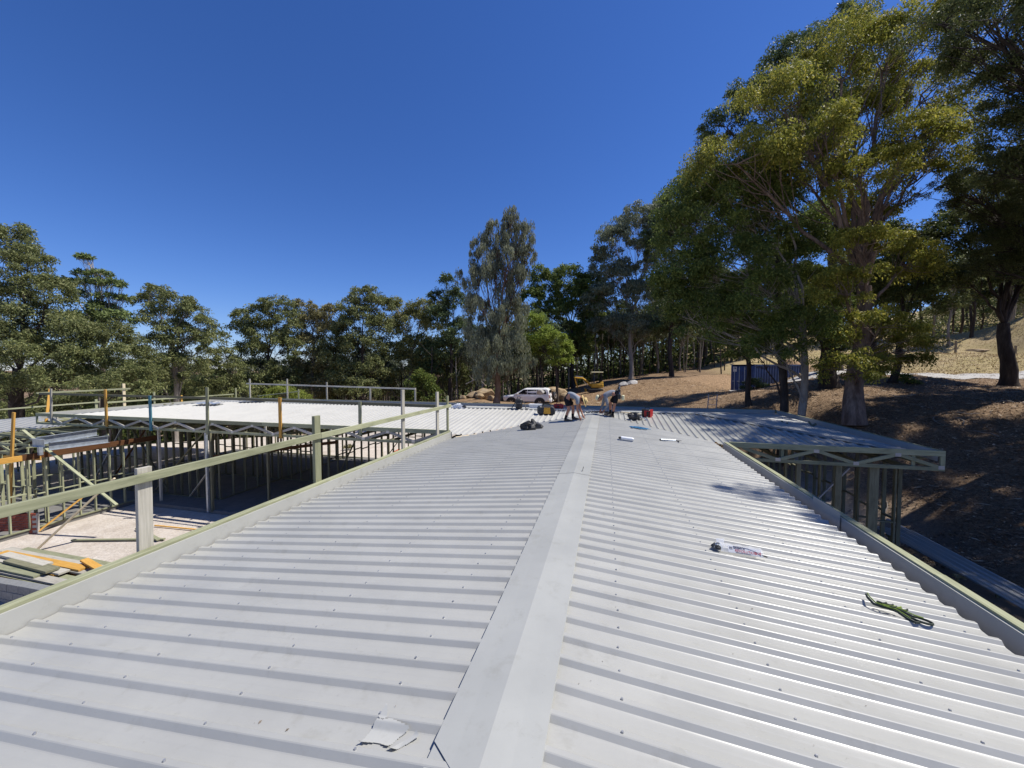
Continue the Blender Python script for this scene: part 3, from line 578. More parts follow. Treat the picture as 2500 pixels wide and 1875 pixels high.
def roof_plane(org, udir, vdir, ulen, v0, v1, mat, clips, u_jit=.012):
    """lay sheets side by side. org = point at u=0,v=0; udir unit (3d, up the slope), vdir unit horizontal"""
    udir = Vector(udir).normalized(); vdir = Vector(vdir).normalized(); nrm = udir.cross(vdir)
    if nrm.z < 0: nrm = -nrm
    org = Vector(org); k = 0; out = []
    v = v0
    rr = random.Random(int(abs(org.x*100)+abs(org.y*7)))
    while v < v1-.05:
        V, F = sheet_mesh(k, -rr.uniform(0, u_jit), ulen, False)
        P = [org+udir*p[0]+vdir*(v+p[1])+nrm*p[2] for p in V]
        bm = bmesh.new(); vs = [bm.verts.new(p) for p in P]
        for f in F: bm.faces.new([vs[i] for i in f])
        for co, no in clips:
            bmesh.ops.bisect_plane(bm, geom=bm.verts[:]+bm.edges[:]+bm.faces[:], plane_co=co, plane_no=no, clear_outer=True)
        if len(bm.faces):
            bmesh.ops.recalc_face_normals(bm, faces=bm.faces)
            if sum(f.normal.z for f in bm.faces) < 0: bmesh.ops.reverse_faces(bm, faces=bm.faces)
            me = bpy.data.meshes.new('roof_sheet'); bm.to_mesh(me); out.append(obj('roof_sheet', me, mat, house))
        bm.free(); v += .80; k += 1
    return out

def wing_y(x):   # valley line of the main roof against the front of the wing
    z = ZR-TP*abs(x-XR); return YWR-(ZWR-z)/TP
cosP = 1/math.sqrt(1+TP*TP)
# valley clip planes (vertical)
VL = (Vector((XR, wing_y(XR), 0)), Vector((-1, 1, 0)).normalized())      # left of ridge: keep y below
VRt = (Vector((XR, wing_y(XR), 0)), Vector((1, 1, 0)).normalized())
def off(pl, d): return (pl[0]+pl[1]*d, pl[1])
Y0 = 1.724-.1-.2*36
# main left plane: u up the slope (+x), v along +y
roof_plane((XL, 0, ZR-TP*(XR-XL)), (1,0,TP), (0,1,0), (XR-XL-.03)/cosP, Y0, 16.5, M['roof'], [(Vector((-4.8,10.95,0)), Vector((-2.25,2.1,0)).normalized()), off(VL, -.06)], .02)
roof_plane((XRT, 0, ZR-TP*(XRT-XR)), (-1,0,TP), (0,1,0), (XRT-XR-.03)/cosP, Y0, 16.5, M['roof'], [off(VRt, -.06)], .03)
# wing front plane
HL = (Vector((WX0, YW0, 0)), Vector((-1, 1, 0)).normalized())
HR = (Vector((WX1, YW0, 0)), Vector((1, 1, 0)).normalized())
ze = ZWR-TP*(YWR-YW0)
neg = lambda pl: (pl[0], -pl[1])
for xa, xb, cl in ((WX0, XR, [off(neg(VL), .02), (Vector((XR,0,0)), Vector((1,0,0))), HL]),
                   (XR, WX1, [off(neg(VRt), .02), (Vector((XR,0,0)), Vector((-1,0,0))), HR])):
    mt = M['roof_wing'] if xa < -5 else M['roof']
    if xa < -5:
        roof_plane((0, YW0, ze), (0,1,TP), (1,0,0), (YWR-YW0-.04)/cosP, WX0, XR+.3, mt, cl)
    else:
        roof_plane((0, YW0, ze), (0,1,TP), (1,0,0), (YWR-YW0-.04)/cosP, XR-.3, WX1, mt, cl)
# the wedge of wing roof above the main ridge is covered by both; back plane and hip ends
HLb = (Vector((WX0, YW1, 0)), Vector((-1, -1, 0)).normalized()); HRb = (Vector((WX1, YW1, 0)), Vector((1, -1, 0)).normalized())
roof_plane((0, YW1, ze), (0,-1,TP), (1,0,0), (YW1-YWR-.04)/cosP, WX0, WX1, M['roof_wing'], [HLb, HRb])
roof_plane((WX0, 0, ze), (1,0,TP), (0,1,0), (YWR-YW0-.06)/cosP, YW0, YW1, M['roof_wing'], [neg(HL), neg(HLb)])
roof_plane((WX1, 0, ze), (-1,0,TP), (0,1,0), (YWR-YW0-.06)/cosP, YW0, YW1, M['roof'], [neg(HR), neg(HRb)])

# ridge caps
def cap_piece(a, b, zc, half, mat, lift=.0355, endcut=False, name='ridge_cap', axis='y', over=0):
    """folded capping lying on the ribs; a..b along the axis"""
    t = .0012; lip = .012
    prof = [(-half, -TP*half-lip*.6),(-half+.004, -TP*half),(-half*.5,-TP*half*.5),(0,.004),(half*.5,-TP*half*.5),(half-.004,-TP*half),(half,-TP*half-lip*.6)]
    L = [a, b]
    m = MB(); rows = []
    for yy in L:
        for s_ in (0, -.0015):
            pass
    top = []; bot = []
    for yy, cut in ((a, 1 if endcut else 0), (b, 0)):
        top.append([(x, yy+abs(x)*cut*(.85 if x < 0 else .22), z) for x, z in prof]); bot.append([(x, yy+abs(x)*cut*(.85 if x < 0 else .22), z-.0015) for x, z in prof])
    n = len(prof); V = top[0]+top[1]+bot[0]+bot[1]; F = []
    for i in range(n-1):
        F += [(i, i+1, n+i+1, n+i), (2*n+i+1, 2*n+i, 3*n+i, 3*n+i+1)]
    F += [(i, 2*n+i, 2*n+i+1, i+1) for i in range(n-1)]+[(n+i+1, 3*n+i+1, 3*n+i, n+i) for i in range(n-1)]
    F += [(0, n, 3*n, 2*n), (n-1, 3*n-1, 4*n-1, 2*n-1)]
    P = []
    for x, y, z in V:
        P.append((XR+x, y, zc+z+lift+over) if axis == 'y' else (y, YWR+x, zc+z+lift+over))
    m.add(P, F)
    return m.build(name, mat, house)
cap_piece(-3.5, 2.1, ZR-.003, .26, M['cap'], over=-.001)
cap_piece(1.40, 6.50, ZR, .262, M['cap'], endcut=True, over=.004)
cap_piece(6.44, 11.52, ZR, .262, M['cap'], over=.008)
cap_piece(11.47, 15.45, ZR, .262, M['cap'], over=.012)
for i, (a, b) in enumerate(((-20.3,-15.6),(-15.7,-10.9),(-11.0,-6.2),(-6.3,-1.6),(-1.7,3.32))):
    cap_piece(a, b, ZWR, .24, M['cap'], over=.004*(i % 2), axis='x')
def hip_cap(a, b):
    a, b = Vector(a), Vector(b); d = (b-a).normalized(); r = d.cross(Vector((0,0,1))).normalized()
    m = MB(); rows = [[p+r*s*.2+Vector((0,0,.041-abs(s)*.014)) for s in (-1,0,1)] for p in (a, b)]
    lo = [[p-Vector((0,0,.002)) for p in q] for q in rows]
    V = rows[0]+rows[1]+lo[0]+lo[1]
    m.add(V, [(0,1,4,3),(1,2,5,4),(7,6,9,10),(8,7,10,11),(0,6,7,1),(1,7,8,2),(3,4,10,9),(4,5,11,10),(0,3,9,6),(2,8,11,5)])
    m.build('hip_cap', M['cap'], house)
hip_cap((WX0,YW0,ze+.002),(WX0+YWR-YW0,YWR,ZWR+.002)); hip_cap((WX0,YW1,ze+.002),(WX0+YW1-YWR,YWR,ZWR+.002))
hip_cap((WX1,YW0,ze+.002),(WX1-YWR+YW0,YWR,ZWR+.002)); hip_cap((WX1,YW1,ze+.002),(WX1-YW1+YWR,YWR,ZWR+.002))

# roof screws on the rib crests along the batten lines (too small to pick apart)
m = MB()
def screw(p, n=6):
    x, y, z = p
    m.add([(x+.0085*math.cos(k*1.0472), y+.0085*math.sin(k*1.0472), z) for k in range(6)]+[(x+.006*math.cos(k*1.0472), y+.006*math.sin(k*1.0472), z+.008) for k in range(6)],
          [(0,1,7,6),(1,2,8,7),(2,3,9,8),(3,4,10,9),(4,5,11,10),(5,0,6,11),(6,7,8,9,10,11)])
nrib = int((15.6-Y0)/.2)
for i in range(8, nrib):
    y = Y0+.10+.2*i
    for j, dx in enumerate((.62,1.55,2.5,3.4,4.1)):
        x = XR-dx+.006*math.sin(i*2.1+j)
        if x > XL+.05 and y < wing_y(x)-.12: screw((x, y, ZR-TP*dx+.0345))
    for j, dx in enumerate((.62,1.55,2.5,3.3)):
        x = XR+dx+.006*math.sin(i*1.7+j)
        if x < XRT-.03 and y < wing_y(x)-.12: screw((x, y, ZR-TP*dx+.0345))
tag(m.build('roof_screws', M['screw'], house), kind='stuff')
# swarf, leaf scraps and grit on the sheets
rg_ = np.random.default_rng(21); m = MB()
for k in range(900):
    x_ = rg_.uniform(XL+.1, XRT-.05); y_ = rg_.uniform(.9, 11) if k % 3 else rg_.uniform(.9, 4.5)
    if abs(x_-XR) < .3: continue
    r_ = rg_.uniform(.002,.006) if k % 23 else rg_.uniform(.009,.016); a_ = rg_.uniform(0,6.28); z_ = ZR-TP*abs(x_-XR)+.0045
    ph_ = (y_-Y0-.10) % .2
    if ph_ < .05 or ph_ > .105: continue
    m.add([(x_-r_*math.cos(a_), y_-r_*math.sin(a_), z_), (x_-r_*.4*math.sin(a_), y_+r_*.4*math.cos(a_), z_+r_*.4), (x_+r_*math.cos(a_), y_+r_*math.sin(a_), z_+.001), (x_+r_*.4*math.sin(a_), y_-r_*.4*math.cos(a_), z_+.0005)], [(0,1,2,3)])
tag(m.build('roof_debris', plain('swarf_and_grit', (.16,.13,.10), .8, 0, .5, 30), house), kind='stuff')

# --- parapets: timber top boards, grey metal linings, trusses
def board(a, b, w, h, mat='pine', name='parapet_board', roll=0): return beam(name, a, b, w, h, M[mat], house, roll)
def lining(x, ya, yb, z0, z1, face, mat='flash', th=.004):
    """sheet metal upstand along y (face=+1 faces +x) with a turned edge over the timber"""
    m = MB(); m.box((x, (ya+yb)/2, (z0+z1)/2), (th, yb-ya, z1-z0)); m.box((x-face*.02, (ya+yb)/2, z1+.0015), (.044, yb-ya, .003))
    return m.build('parapet_lining', M[mat], house)
yy = [-4.0, 1.1, 4.95, 8.6, 11.3]
for i in range(4): lining(XL-.035+.0015*(i % 2), yy[i]-.02, yy[i+1], 3.30, 3.716+.004*(i%2), 1)
for a, b, dz in ((-4.2,.9,0),(.9,5.1,.004),(5.1,9.0,0),(9.0,11.32,.003)):
    board((XL-.10, a, 3.735+dz), (XL-.10, b, 3.735+dz), .09, .035)
    board((XL-.085, a, 3.60+dz), (XL-.085, b, 3.60+dz), .045, .14)
# floor of the box gutter on both sides
MB().box((XL+.06, 3.6, 3.46),(.3, 15.6, .004)).build('gutter_tray', M['flash'], house)
MB().box((XRT+.05, 3.9, 3.44),(.32, 15.6, .004)).build('gutter_tray', M['flash'], house)
yr = [-4.0, .4, 3.3, 6.05, 8.9, 11.6]
for i in range(5): lining(3.135+.0015*(i % 2), yr[i]-.02, yr[i+1], 3.38, 3.695+.004*(i%2), -1)
MB().bar((3.118,6.1,3.62),(3.105,6.78,3.635),.004,.30).build('parapet_lining', M['flash'], house)
for a, b, dz in ((-4.2,.2,0),(.2,4.6,.005),(4.6,8.2,0),(8.2,11.6,.004)):
    board((3.20, a, 3.70+dz), (3.20, b, 3.70+dz), .09, .035)
    board((3.19, a, 3.58+dz), (3.19, b, 3.58+dz), .045, .14)
# wall sheeting bearers under the main roof edge (hidden frames that carry the parapets)
for y in np.arange(-3.5, 11.3, 1.2):
    beam('stud', (XL-.09, y, .15), (XL-.09, y, 3.5), .045, .09, M['pine_dark'], house)
    beam('stud', (3.19, y, .25), (3.19, y, 3.48), .045, .09, M['pine_dark'], house)

def truss_x(x0, x1, y, z0, z1, mat, mat2, period=1.9, phase=0.0, plates=True, depth=.14):
    """parallel-chord parapet truss running along x"""
    xs_ = [x0]
    while xs_[-1] < x1-5.2: xs_.append(xs_[-1]+4.2)
    xs_.append(x1)
    for i, (a, b) in enumerate(zip(xs_[:-1], xs_[1:])):
        dz = .004*(i % 2)
        beam('top_chord', (a+.002, y, z1-depth/2+dz), (b-.002, y, z1-depth/2+dz), .045, depth, M[mat], house)
        beam('bottom_chord', (a+.002, y, z0+.045-dz), (b-.002, y, z0+.045-dz), .045, .09, M[mat], house)
    x = x0+phase; k = 0
    lo, hi = z0+.085, z1-depth-.005
    while x < x1-.3:
        xa, xb = x, min(x+period/2, x1-.05)
        za, zb = (hi, lo) if k % 2 == 0 else (lo, hi)
        beam('web', (xa+.03, y, za), (xb-.03, y, zb), .04, .085, M[mat2], house)
        if plates:
            MB().box((xb, y-.0245, zb+(.0 if zb < z0+.2 else 0)), (.12,.0025,.09)).build('nail_plate', M['plate'], house)
        x = xb; k += 1
    for xx in np.arange(x0+1.3, x1-.4, 1.9*1.5):
        beam('web', (xx, y+.045, z0+.09), (xx, y+.045, z1-depth), .07, .035, M[mat2], house)
    for xx in (x0+.045, x1-.045):
        beam('end_post', (xx, y+.001, z0+.092), (xx, y+.001, z1-depth-.002), .09, .043, M[mat], house)
def truss_y(y0, y1, x, z0, z1, mat, period=1.9):
    for i, (a, b) in enumerate(((y0, (y0+y1)/2), ((y0+y1)/2, y1))):
        beam('top_chord', (x, a+.002, z1-.07), (x, b-.002, z1-.07), .045, .14, M[mat], house)
        beam('bottom_chord', (x, a+.002, z0+.045), (x, b-.002, z0+.045), .045, .09, M[mat], house)
    y = y0+.1; k = 0
    while y < y1-.4:
        b = min(y+period/2, y1-.05); za, zb = (z0+.085, z1-.145) if k % 2 else (z1-.145, z0+.085)
        beam('web', (x, y+.03, za), (x, b-.03, zb), .04, .085, M[mat], house); y = b; k += 1
truss_x(-25.05, -4.93, 11.47, PB, PT, 'pine', 'pine_grey', 1.9, .75)
truss_x(3.25, 8.0, 11.50, PB, PT, 'pine', 'pine', 1.75, .3)
truss_y(11.53, 21.0, 7.96, PB, PT, 'pine'); truss_y(11.53, 21.0, -25.02, PB, PT, 'pine')
truss_x(-25.0, 7.95, 21.03, PB, PT, 'pine', 'pine', 2.4, .2, plates=False)
# linings behind the wing parapets
for a, b, y, fy in ((-25.0,-15,11.505,1),(-15,-4.95,11.507,1),(3.3,7.9,11.54,1)):
    MB().box(((a+b)/2, y, 3.69),(b-a,.004,.10)).build('parapet_lining', M['flash'], house)
MB().box((7.925, 16.2, 3.60),(.004, 9.2,.27)).build('parapet_lining', M['flash'], house)
MB().box((-24.985, 16.2, 3.60),(.004, 9.2,.27)).build('parapet_lining', M['flash'], house)
MB().box((-8.5, 20.99, 3.60),(32.8,.004,.27)).build('parapet_lining', M['flash'], house)
# unfinished valley corner: bare timbers
beam('valley_timber', (-4.72,11.42,3.53), (-3.55,12.25,3.63), .09, .045, M['pine_pale'], house)
beam('valley_timber', (-4.1,11.95,3.35), (-4.1,11.95,3.57), .045, .045, M['pine'], house)
beam('valley_timber', (-3.62,12.1,3.32), (-3.62,12.1,3.60), .045, .045, M['pine'], house)
MB().box((-4.86,11.32,3.60),(.10,.004,.25)).build('parapet_lining', M['flash'], house)

# roof trusses inside the wing
for i, x in enumerate(np.arange(-24.2, 7.6, .9)):
    if -5.0 < x < 3.2: continue
    beam('truss_chord', (x, 11.56, PB+.05), (x, 20.95, PB+.05), .04, .09, M['pine_dark'], house)
    for y, d in ((12.6,1),(14.2,-1),(15.6,1),(16.9,-1),(18.4,1)):
        h = min(ZWR-TP*abs(y-YWR), 4)-.16
        beam('truss_web', (x+.041, y, PB+.06), (x+.041, y+.9*d, h-.02), .035, .07, M['pine_dark'], house)
for y in (11.9, 12.9, 13.9, 14.9, 15.9):
    zz = ZWR-TP*abs(y-YWR)-.035
    beam('roof_batten', (-24.6+(y-YW0), y, zz), (-5.0, y, zz), .07, .035, M['pine_dark'], house)
    beam('roof_batten', (3.2, y, zz), (7.7-(y-YW0), y, zz), .07, .035, M['pine_dark'], house)

# slabs
MB().box((-14.9, 16.3, .05),(20.4, 9.4, .2)).build('floor_slab', M['concrete'], house, bevel=.01)
MB().box((-.8, 4.0, .045),(8.0, 16.6, .19)).build('floor_slab', M['concrete'], house)
MB().box((5.6, 16.2, .12),(4.8, 9.3, .3)).build('floor_slab', M['concrete'], house)
MB().box((-22.5, 9.0, .04),(6.1, 6.4, .2)).build('floor_slab', M['concrete'], house, bevel=.01)
MB().box((-11.4, 10.6, .03),(2.6, 1.5, .14)).build('floor_slab', M['concrete'], house, bevel=.01)

# framed walls
def stud_wall(p0, p1, z0, z1, sp, mat='pine_dark', nog=True, skip=(), w=.09, t=.042):
    p0, p1 = Vector((*p0,0)), Vector((*p1,0)); d = p1-p0; L = d.length; d.normalize(); alongx = abs(d.x) > .5
    n = int(L/sp)
    for i in range(n+1):
        if i in skip: continue
        p = p0+d*min(i*sp+random.uniform(-.03,.03)*(0 < i < n), L)
        a, b = (t, w) if alongx else (w, t)
        beam('stud', (p.x,p.y,z0+.045), (p.x,p.y,z1-.045), a, b, M[mat], house)
    for z in (z0+.022, z1-.022):
        beam('wall_plate', (p0.x,p0.y,z), (p1.x,p1.y,z), w+.002, .042, M[mat], house)
    if nog:
        k = 0
        while k < n:
            a, b = p0+d*(k*sp), p0+d*min((k+1)*sp, L); zz = (z0+z1)/2+(.04 if k % 2 else -.04)
            if k not in skip and k+1 not in skip:
                beam('nogging', (a.x+d.x*.02,a.y+d.y*.02,zz), (b.x-d.x*.02,b.y-d.y*.02,zz), w-.01, .035, M[mat], house)
            k += 1
S0, S1 = .15, 3.2
stud_wall((-24.4,12.6), (-16.1,12.6), S0, S1, .45)
stud_wall((-24.4,15.8), (-13.0,15.8), S0, S1, .6, nog=True, skip=(5,6))
stud_wall((-24.4,20.7), (-14.8,20.7), S0, S1, .6)
stud_wall((-13.4,20.7), (-10.6,20.7), S0, S1, .45, skip=(2,3))
stud_wall((-16.0,12.6), (-16.0,20.7), S0, S1, .6)
stud_wall((-12.2,14.6), (-12.2,20.6), S0, S1, .6)
stud_wall((-6.6,18.4), (-5.2,18.4), S0, S1, .45)
stud_wall((-19.45,5.9), (-19.45,12.4), .14, 2.62, .45, 'pine')
stud_wall((-22.4,5.9), (-22.4,12.4), .14, 2.62, .45, 'pine')
stud_wall((-25.3,5.9), (-25.3,12.4), .14, 2.62, .6, 'pine')
stud_wall((-25.2,9.2), (-19.6,9.2), .14, 2.60, .6, 'pine')
stud_wall((3.6,12.1), (7.5,12.1), .27, S1, .42, skip=(4,))
stud_wall((7.55,12.2), (7.55,20.5), .27, S1, .6)
stud_wall((3.6,20.4), (7.4,20.4), .27, S1, .6)
# heavier posts and diagonal braces
for x, y, mt in ((-15.21,11.5,'galv'),(-15.12,11.6,'pine_dark'),(-18.3,11.9,'pine_grey'),(-12.9,12.1,'pine_dark'),(-10.7,12.3,'pine_dark')):
    beam('post', (x,y,.1), (x,y,PB-.005), .08, .08, M[mt], house)
for x in (-10.2,-9.75,-9.05,-5.6,-5.2): beam('post', (x,20.0,.1), (x,20.0,PB-.005), .09, .09, M['pine_dark'], house)
for x, w in ((6.62,.20),(5.85,.14),(4.95,.10)): beam('post', (x,11.6,.2), (x,11.6,PB-.005), w, .09, M['pine_dark'], house)
for a, b, mt in (((-19.6,12.3,3.2),(-22.3,12.35,.3),'brown'),((-16.3,12.3,3.15),(-19.3,12.35,.4),'pine_dark'),((-15.0,11.7,2.1),(-17.4,12.4,.25),'pine_grey'),((-13.2,12.5,3.1),(-15.2,14.2,.25),'pine_dark'),
                 ((-12.3,15.0,.3),(-12.3,17.5,3.1),'pine_dark'),((4.2,12.0,.4),(6.3,12.0,3.1),'galv'),((-13.1,20.65,.3),(-10.9,20.65,3.1),'pine_dark'),((-10.1,19.9,.3),(-9.2,19.9,3.0),'pine_dark'),((-20.9,12.5,3.1),(-18.8,12.5,.4),'pine_dark'),((-23.5,12.5,.4),(-21.5,12.5,3.0),'galv')):
    beam('brace', a, b, .07, .035, M[mt], house)
beam('beam', (-15.2,11.62,2.25), (-11.4,14.2,2.55), .09, .12, M['brown'], house)
beam('beam', (-19.25,8.4,2.72), (-19.25,12.45,2.72), .09, .20, M['brown'], house)
beam('beam', (-19.2,5.8,2.72), (-19.2,8.4,2.72), .09, .18, M['orange'], house)
# galvanised steel beams meeting at a corner plate
def channel(a, b, h=.26, w=.1):
    m = MB(); a, b = Vector(a), Vector(b); d = (b-a).normalized(); r = d.cross(Vector((0,0,1)))
    m.bar(a, b, .012, h); m.bar(a+Vector((0,0,h/2))+r*w*.3, b+Vector((0,0,h/2))+r*w*.3, w, .012); m.bar(a-Vector((0,0,h/2))+r*w*.3, b-Vector((0,0,h/2))+r*w*.3, w, .012)
    return m.build('steel_beam', M['galv'], house)
channel((-19.15,8.75,3.24),(-19.6,10.6,3.24)); channel((-18.75,8.85,3.06),(-18.9,10.55,3.0)); channel((-19.3,8.72,3.2),(-18.7,8.72,3.2))
MB().bar((-19.1,8.8,2.75),(-19.1,8.8,3.3),.1,.1).build('steel_post', M['galv'], house)
# open trusses over the left frame and the low roof beyond
for y in (6.4,7.6,8.8,9.9,11.0):
    beam('truss_chord', (-25.6,y,2.72), (-19.4,y,2.72), .04, .09, M['pine'], house)
    beam('truss_chord', (-25.6,y,3.10), (-20.4,y,3.02), .04, .09, M['pine'], house)
    for k in range(6): beam('truss_web', (-25.4+k*.95, y+.041, 2.76 if k % 2 else 3.06), (-24.5+k*.95, y+.041, 3.06 if k % 2 else 2.76), .035, .07, M['pine'], house)
beam('fascia', (-25.55,4.0,2.86), (-25.55,11.4,2.86), .045, .18, M['pine'], house)
beam('fascia', (-25.55,11.9,2.86), (-25.55,21.0,2.86), .045, .18, M['pine'], house)
beam('fascia', (-25.4,10.2,2.93), (-22.5,12.9,2.96), .045, .12, M['pine'], house)
roof_plane((-25.55, 0, 2.97), (-1,0,TP), (0,1,0), 3.0, 3.2, 21.0, M['roof'], [])
roof_plane((-31.5, 0, 2.97), (1,0,TP), (0,1,0), 3.0, 3.2, 21.0, M['roof'], [])
for y in np.arange(4.5, 21, 1.5):
    beam('stud', (-31.2,y,-.3), (-31.2,y,2.85), .09, .045, M['pine_dark'], house)
# crumpled flashing offcuts left on the wing roof
def ripple(name, c, L, W, rz, mat, parent=None):
    m = MB(); n = 7
    rows = []
    for s in (-1, 1):
        rows.append([(c[0]+math.cos(rz)*(k/n-.5)*L-math.sin(rz)*s*W/2, c[1]+math.sin(rz)*(k/n-.5)*L+math.cos(rz)*s*W/2, c[2]+.05*(k % 2)+.02*(s > 0)) for k in range(n+1)])
    lo = [[(x,y,z-.004) for x,y,z in r] for r in rows]
    m.loft([[rows[0][k],rows[1][k],lo[1][k],lo[0][k]] for k in range(n+1)])
    return m.build(name, mat, parent)
tag(ripple('sheet_offcut', (-19.6,15.0,3.97), 1.5, .5, .1, M['galv']), 'short wavy sheet offcut lying on the left wing roof, nearest the blue post', 'offcut', 'sheet offcuts on the wing roof')
tag(ripple('sheet_offcut', (-17.9,16.0,4.07), 1.4, .4, .2, M['galv']), 'wavy sheet offcut lying on the left wing roof behind the green post', 'offcut', 'sheet offcuts on the wing roof')

# ------------------------------------------------------------------ guard rails
def guard(name, label, posts, rails, group='temporary timber guard rails'):
    p0 = posts[0][0] if posts else rails[0][0]
    g = empty(name, (p0[0], p0[1], p0[2]), 0, label, 'guard rail', group)
    o = Vector(p0)
    for a, b, w, h, mt in posts: beam('post', Vector(a)-o, Vector(b)-o, w, h, M[mt], g)
    for a, b, w, h, mt in rails: beam('rail', Vector(a)-o, Vector(b)-o, w, h, M[mt], g)
    return g
xo = XL-.172
guard('guard_rail', 'pale green timber guard rail running along the left edge of the near roof',
  [((xo,3.05,3.0),(xo,3.07,4.66),.045,.14,'pine_grey'),((xo,5.66,3.0),(xo,5.66,4.92),.06,.14,'pine'),((xo,8.6,3.0),(xo,8.6,5.22),.045,.12,'pine_grey'),((xo,10.6,3.0),(xo,10.6,5.05),.045,.14,'pine_grey'),((xo,11.36,3.0),(xo,11.36,4.88),.045,.10,'pine')],
  [((xo+.05,-.6,4.535),(xo+.05,5.7,4.565),.045,.095,'pine'),((xo+.053,5.7,4.562),(xo+.05,11.5,4.555),.045,.095,'pine')])
yo = 11.42
guard('guard_rail', 'long dark guard rail with coloured posts along the front of the left wing',
  [((-23.95,yo,3.28),(-23.87,yo,4.86),.10,.045,'pine_grey'),((-20.5,yo,3.30),(-20.5,yo,4.88),.12,.045,'orange'),((-17.98,yo,3.22),(-17.98,yo,4.66),.12,.045,'blue'),
   ((-15.02,yo,3.20),(-14.98,yo,5.03),.12,.045,'pine'),((-11.58,yo,3.20),(-11.58,yo,4.70),.12,.045,'orange'),((-8.24,yo,3.45),(-8.24,yo,4.62),.11,.045,'pine')],
  [((-24.75,yo+.05,4.63),(-15.0,yo+.05,4.615),.045,.09,'pine_dark'),((-15.0,yo+.05,4.612),(-5.4,yo+.05,4.52),.045,.10,'pine_dark')])
guard('guard_rail', 'thin guard rail with five posts along the far back edge of the left wing',
  [((-23.87,21.1,3.3),(-23.87,21.1,5.05),.10,.045,'pine_grey'),((-20.76,21.1,3.3),(-20.76,21.1,5.07),.10,.045,'pine_grey'),((-17.66,21.1,3.3),(-17.66,21.1,4.88),.10,.045,'pine_grey'),((-14.46,21.1,3.3),(-14.46,21.1,4.55),.10,.045,'pine_grey'),((-11.35,21.1,3.3),(-11.35,21.1,4.58),.10,.045,'pine_grey')],
  [((-24.1,21.05,4.72),(-11.3,21.05,4.52),.045,.09,'pine_grey')])
guard('guard_rail', 'bright upper guard rail between pale posts at the far left corner of the wing',
  [((-25.0,11.75,3.3),(-25.06,11.95,4.82),.045,.10,'orange'),((-25.08,14.75,3.3),(-25.08,14.75,4.95),.045,.12,'pine_pale')],
  [((-25.03,11.5,4.64),(-25.03,15.0,4.67),.045,.08,'pine')])
guard('guard_rail', 'lower pale rail with short posts along the left end of the wing roof',
  [((-25.1,13.6,3.3),(-25.1,13.6,4.2),.045,.10,'pine'),((-25.1,16.16,3.3),(-25.1,16.16,4.42),.045,.09,'pine'),((-25.1,17.6,3.3),(-25.1,17.6,4.13),.045,.09,'orange'),((-25.1,21.1,3.3),(-25.1,21.1,4.41),.045,.09,'pine')],
  [((-25.04,8.2,3.97),(-25.04,13.7,4.06),.045,.06,'pine'),((-25.045,13.9,4.0),(-25.045,17.4,4.0),.045,.08,'pine'),((-25.04,17.4,3.98),(-25.04,20.9,3.99),.045,.06,'pine')])
guard('guard_rail', 'short sloping rail and stub post at the far back of the left wing',
  [((-20.06,21.3,3.3),(-20.06,21.3,4.38),.09,.045,'pine')], [((-23.4,21.25,3.86),(-19.9,21.25,4.24),.04,.06,'pine')])
# ------------------------------------------------------------------ trees
def leaf_cloud(P, L, W, droop, rng):
    n = len(P)
    d = rng.normal(size=(n,3)); d /= np.linalg.norm(d, axis=1)[:,None]
    ax = d*(1-abs(droop)); ax[:,2] -= droop; ax /= np.linalg.norm(ax, axis=1)[:,None]+1e-9
    r = rng.normal(size=(n,3)); sd = np.cross(ax, r); sd /= np.linalg.norm(sd, axis=1)[:,None]+1e-9
    l = (L*rng.uniform(.65,1.3,n))[:,None]; w = (W*rng.uniform(.7,1.25,n))[:,None]
    V = np.stack([P, P+ax*l*.45+sd*w*.5, P+ax*l, P+ax*l*.45-sd*w*.5], 1).reshape(-1,3)
    F = np.arange(4*n).reshape(-1,4)
    return V, F

class Tubes:
    def __init__(s): s.V = []; s.F = []; s.n = 0
    def add(s, pts, rad, k=6):
        pts = np.asarray(pts, float); m = len(pts)
        d = np.gradient(pts, axis=0); d /= np.linalg.norm(d, axis=1)[:,None]+1e-9
        ref = np.array([.31,.95,.05]) if abs(d[0][1]) < .8 else np.array([1,0,.1])
        a = np.cross(d, ref); a /= np.linalg.norm(a, axis=1)[:,None]+1e-9; b = np.cross(d, a)
        t = np.linspace(0, 2*np.pi, k, endpoint=False)
        R = np.asarray(rad, float)
        ring = pts[:,None,:]+R[:,None,None]*(a[:,None,:]*np.cos(t)[None,:,None]+b[:,None,:]*np.sin(t)[None,:,None])
        s.V.append(ring.reshape(-1,3))
        i = np.arange(m-1)[:,None]*k; j = np.arange(k)[None,:]; jn = (j+1) % k
        s.F.append((np.stack([i+j, i+jn, i+k+jn, i+k+j], 2)+s.n).reshape(-1,4)); s.n += m*k
    def mesh(s, name): return fast_mesh(name, np.concatenate(s.V), np.concatenate(s.F))

def bez(a, b, c, n):
    t = np.linspace(0,1,n)[:,None]; return (1-t)**2*a+2*t*(1-t)*b+t*t*c

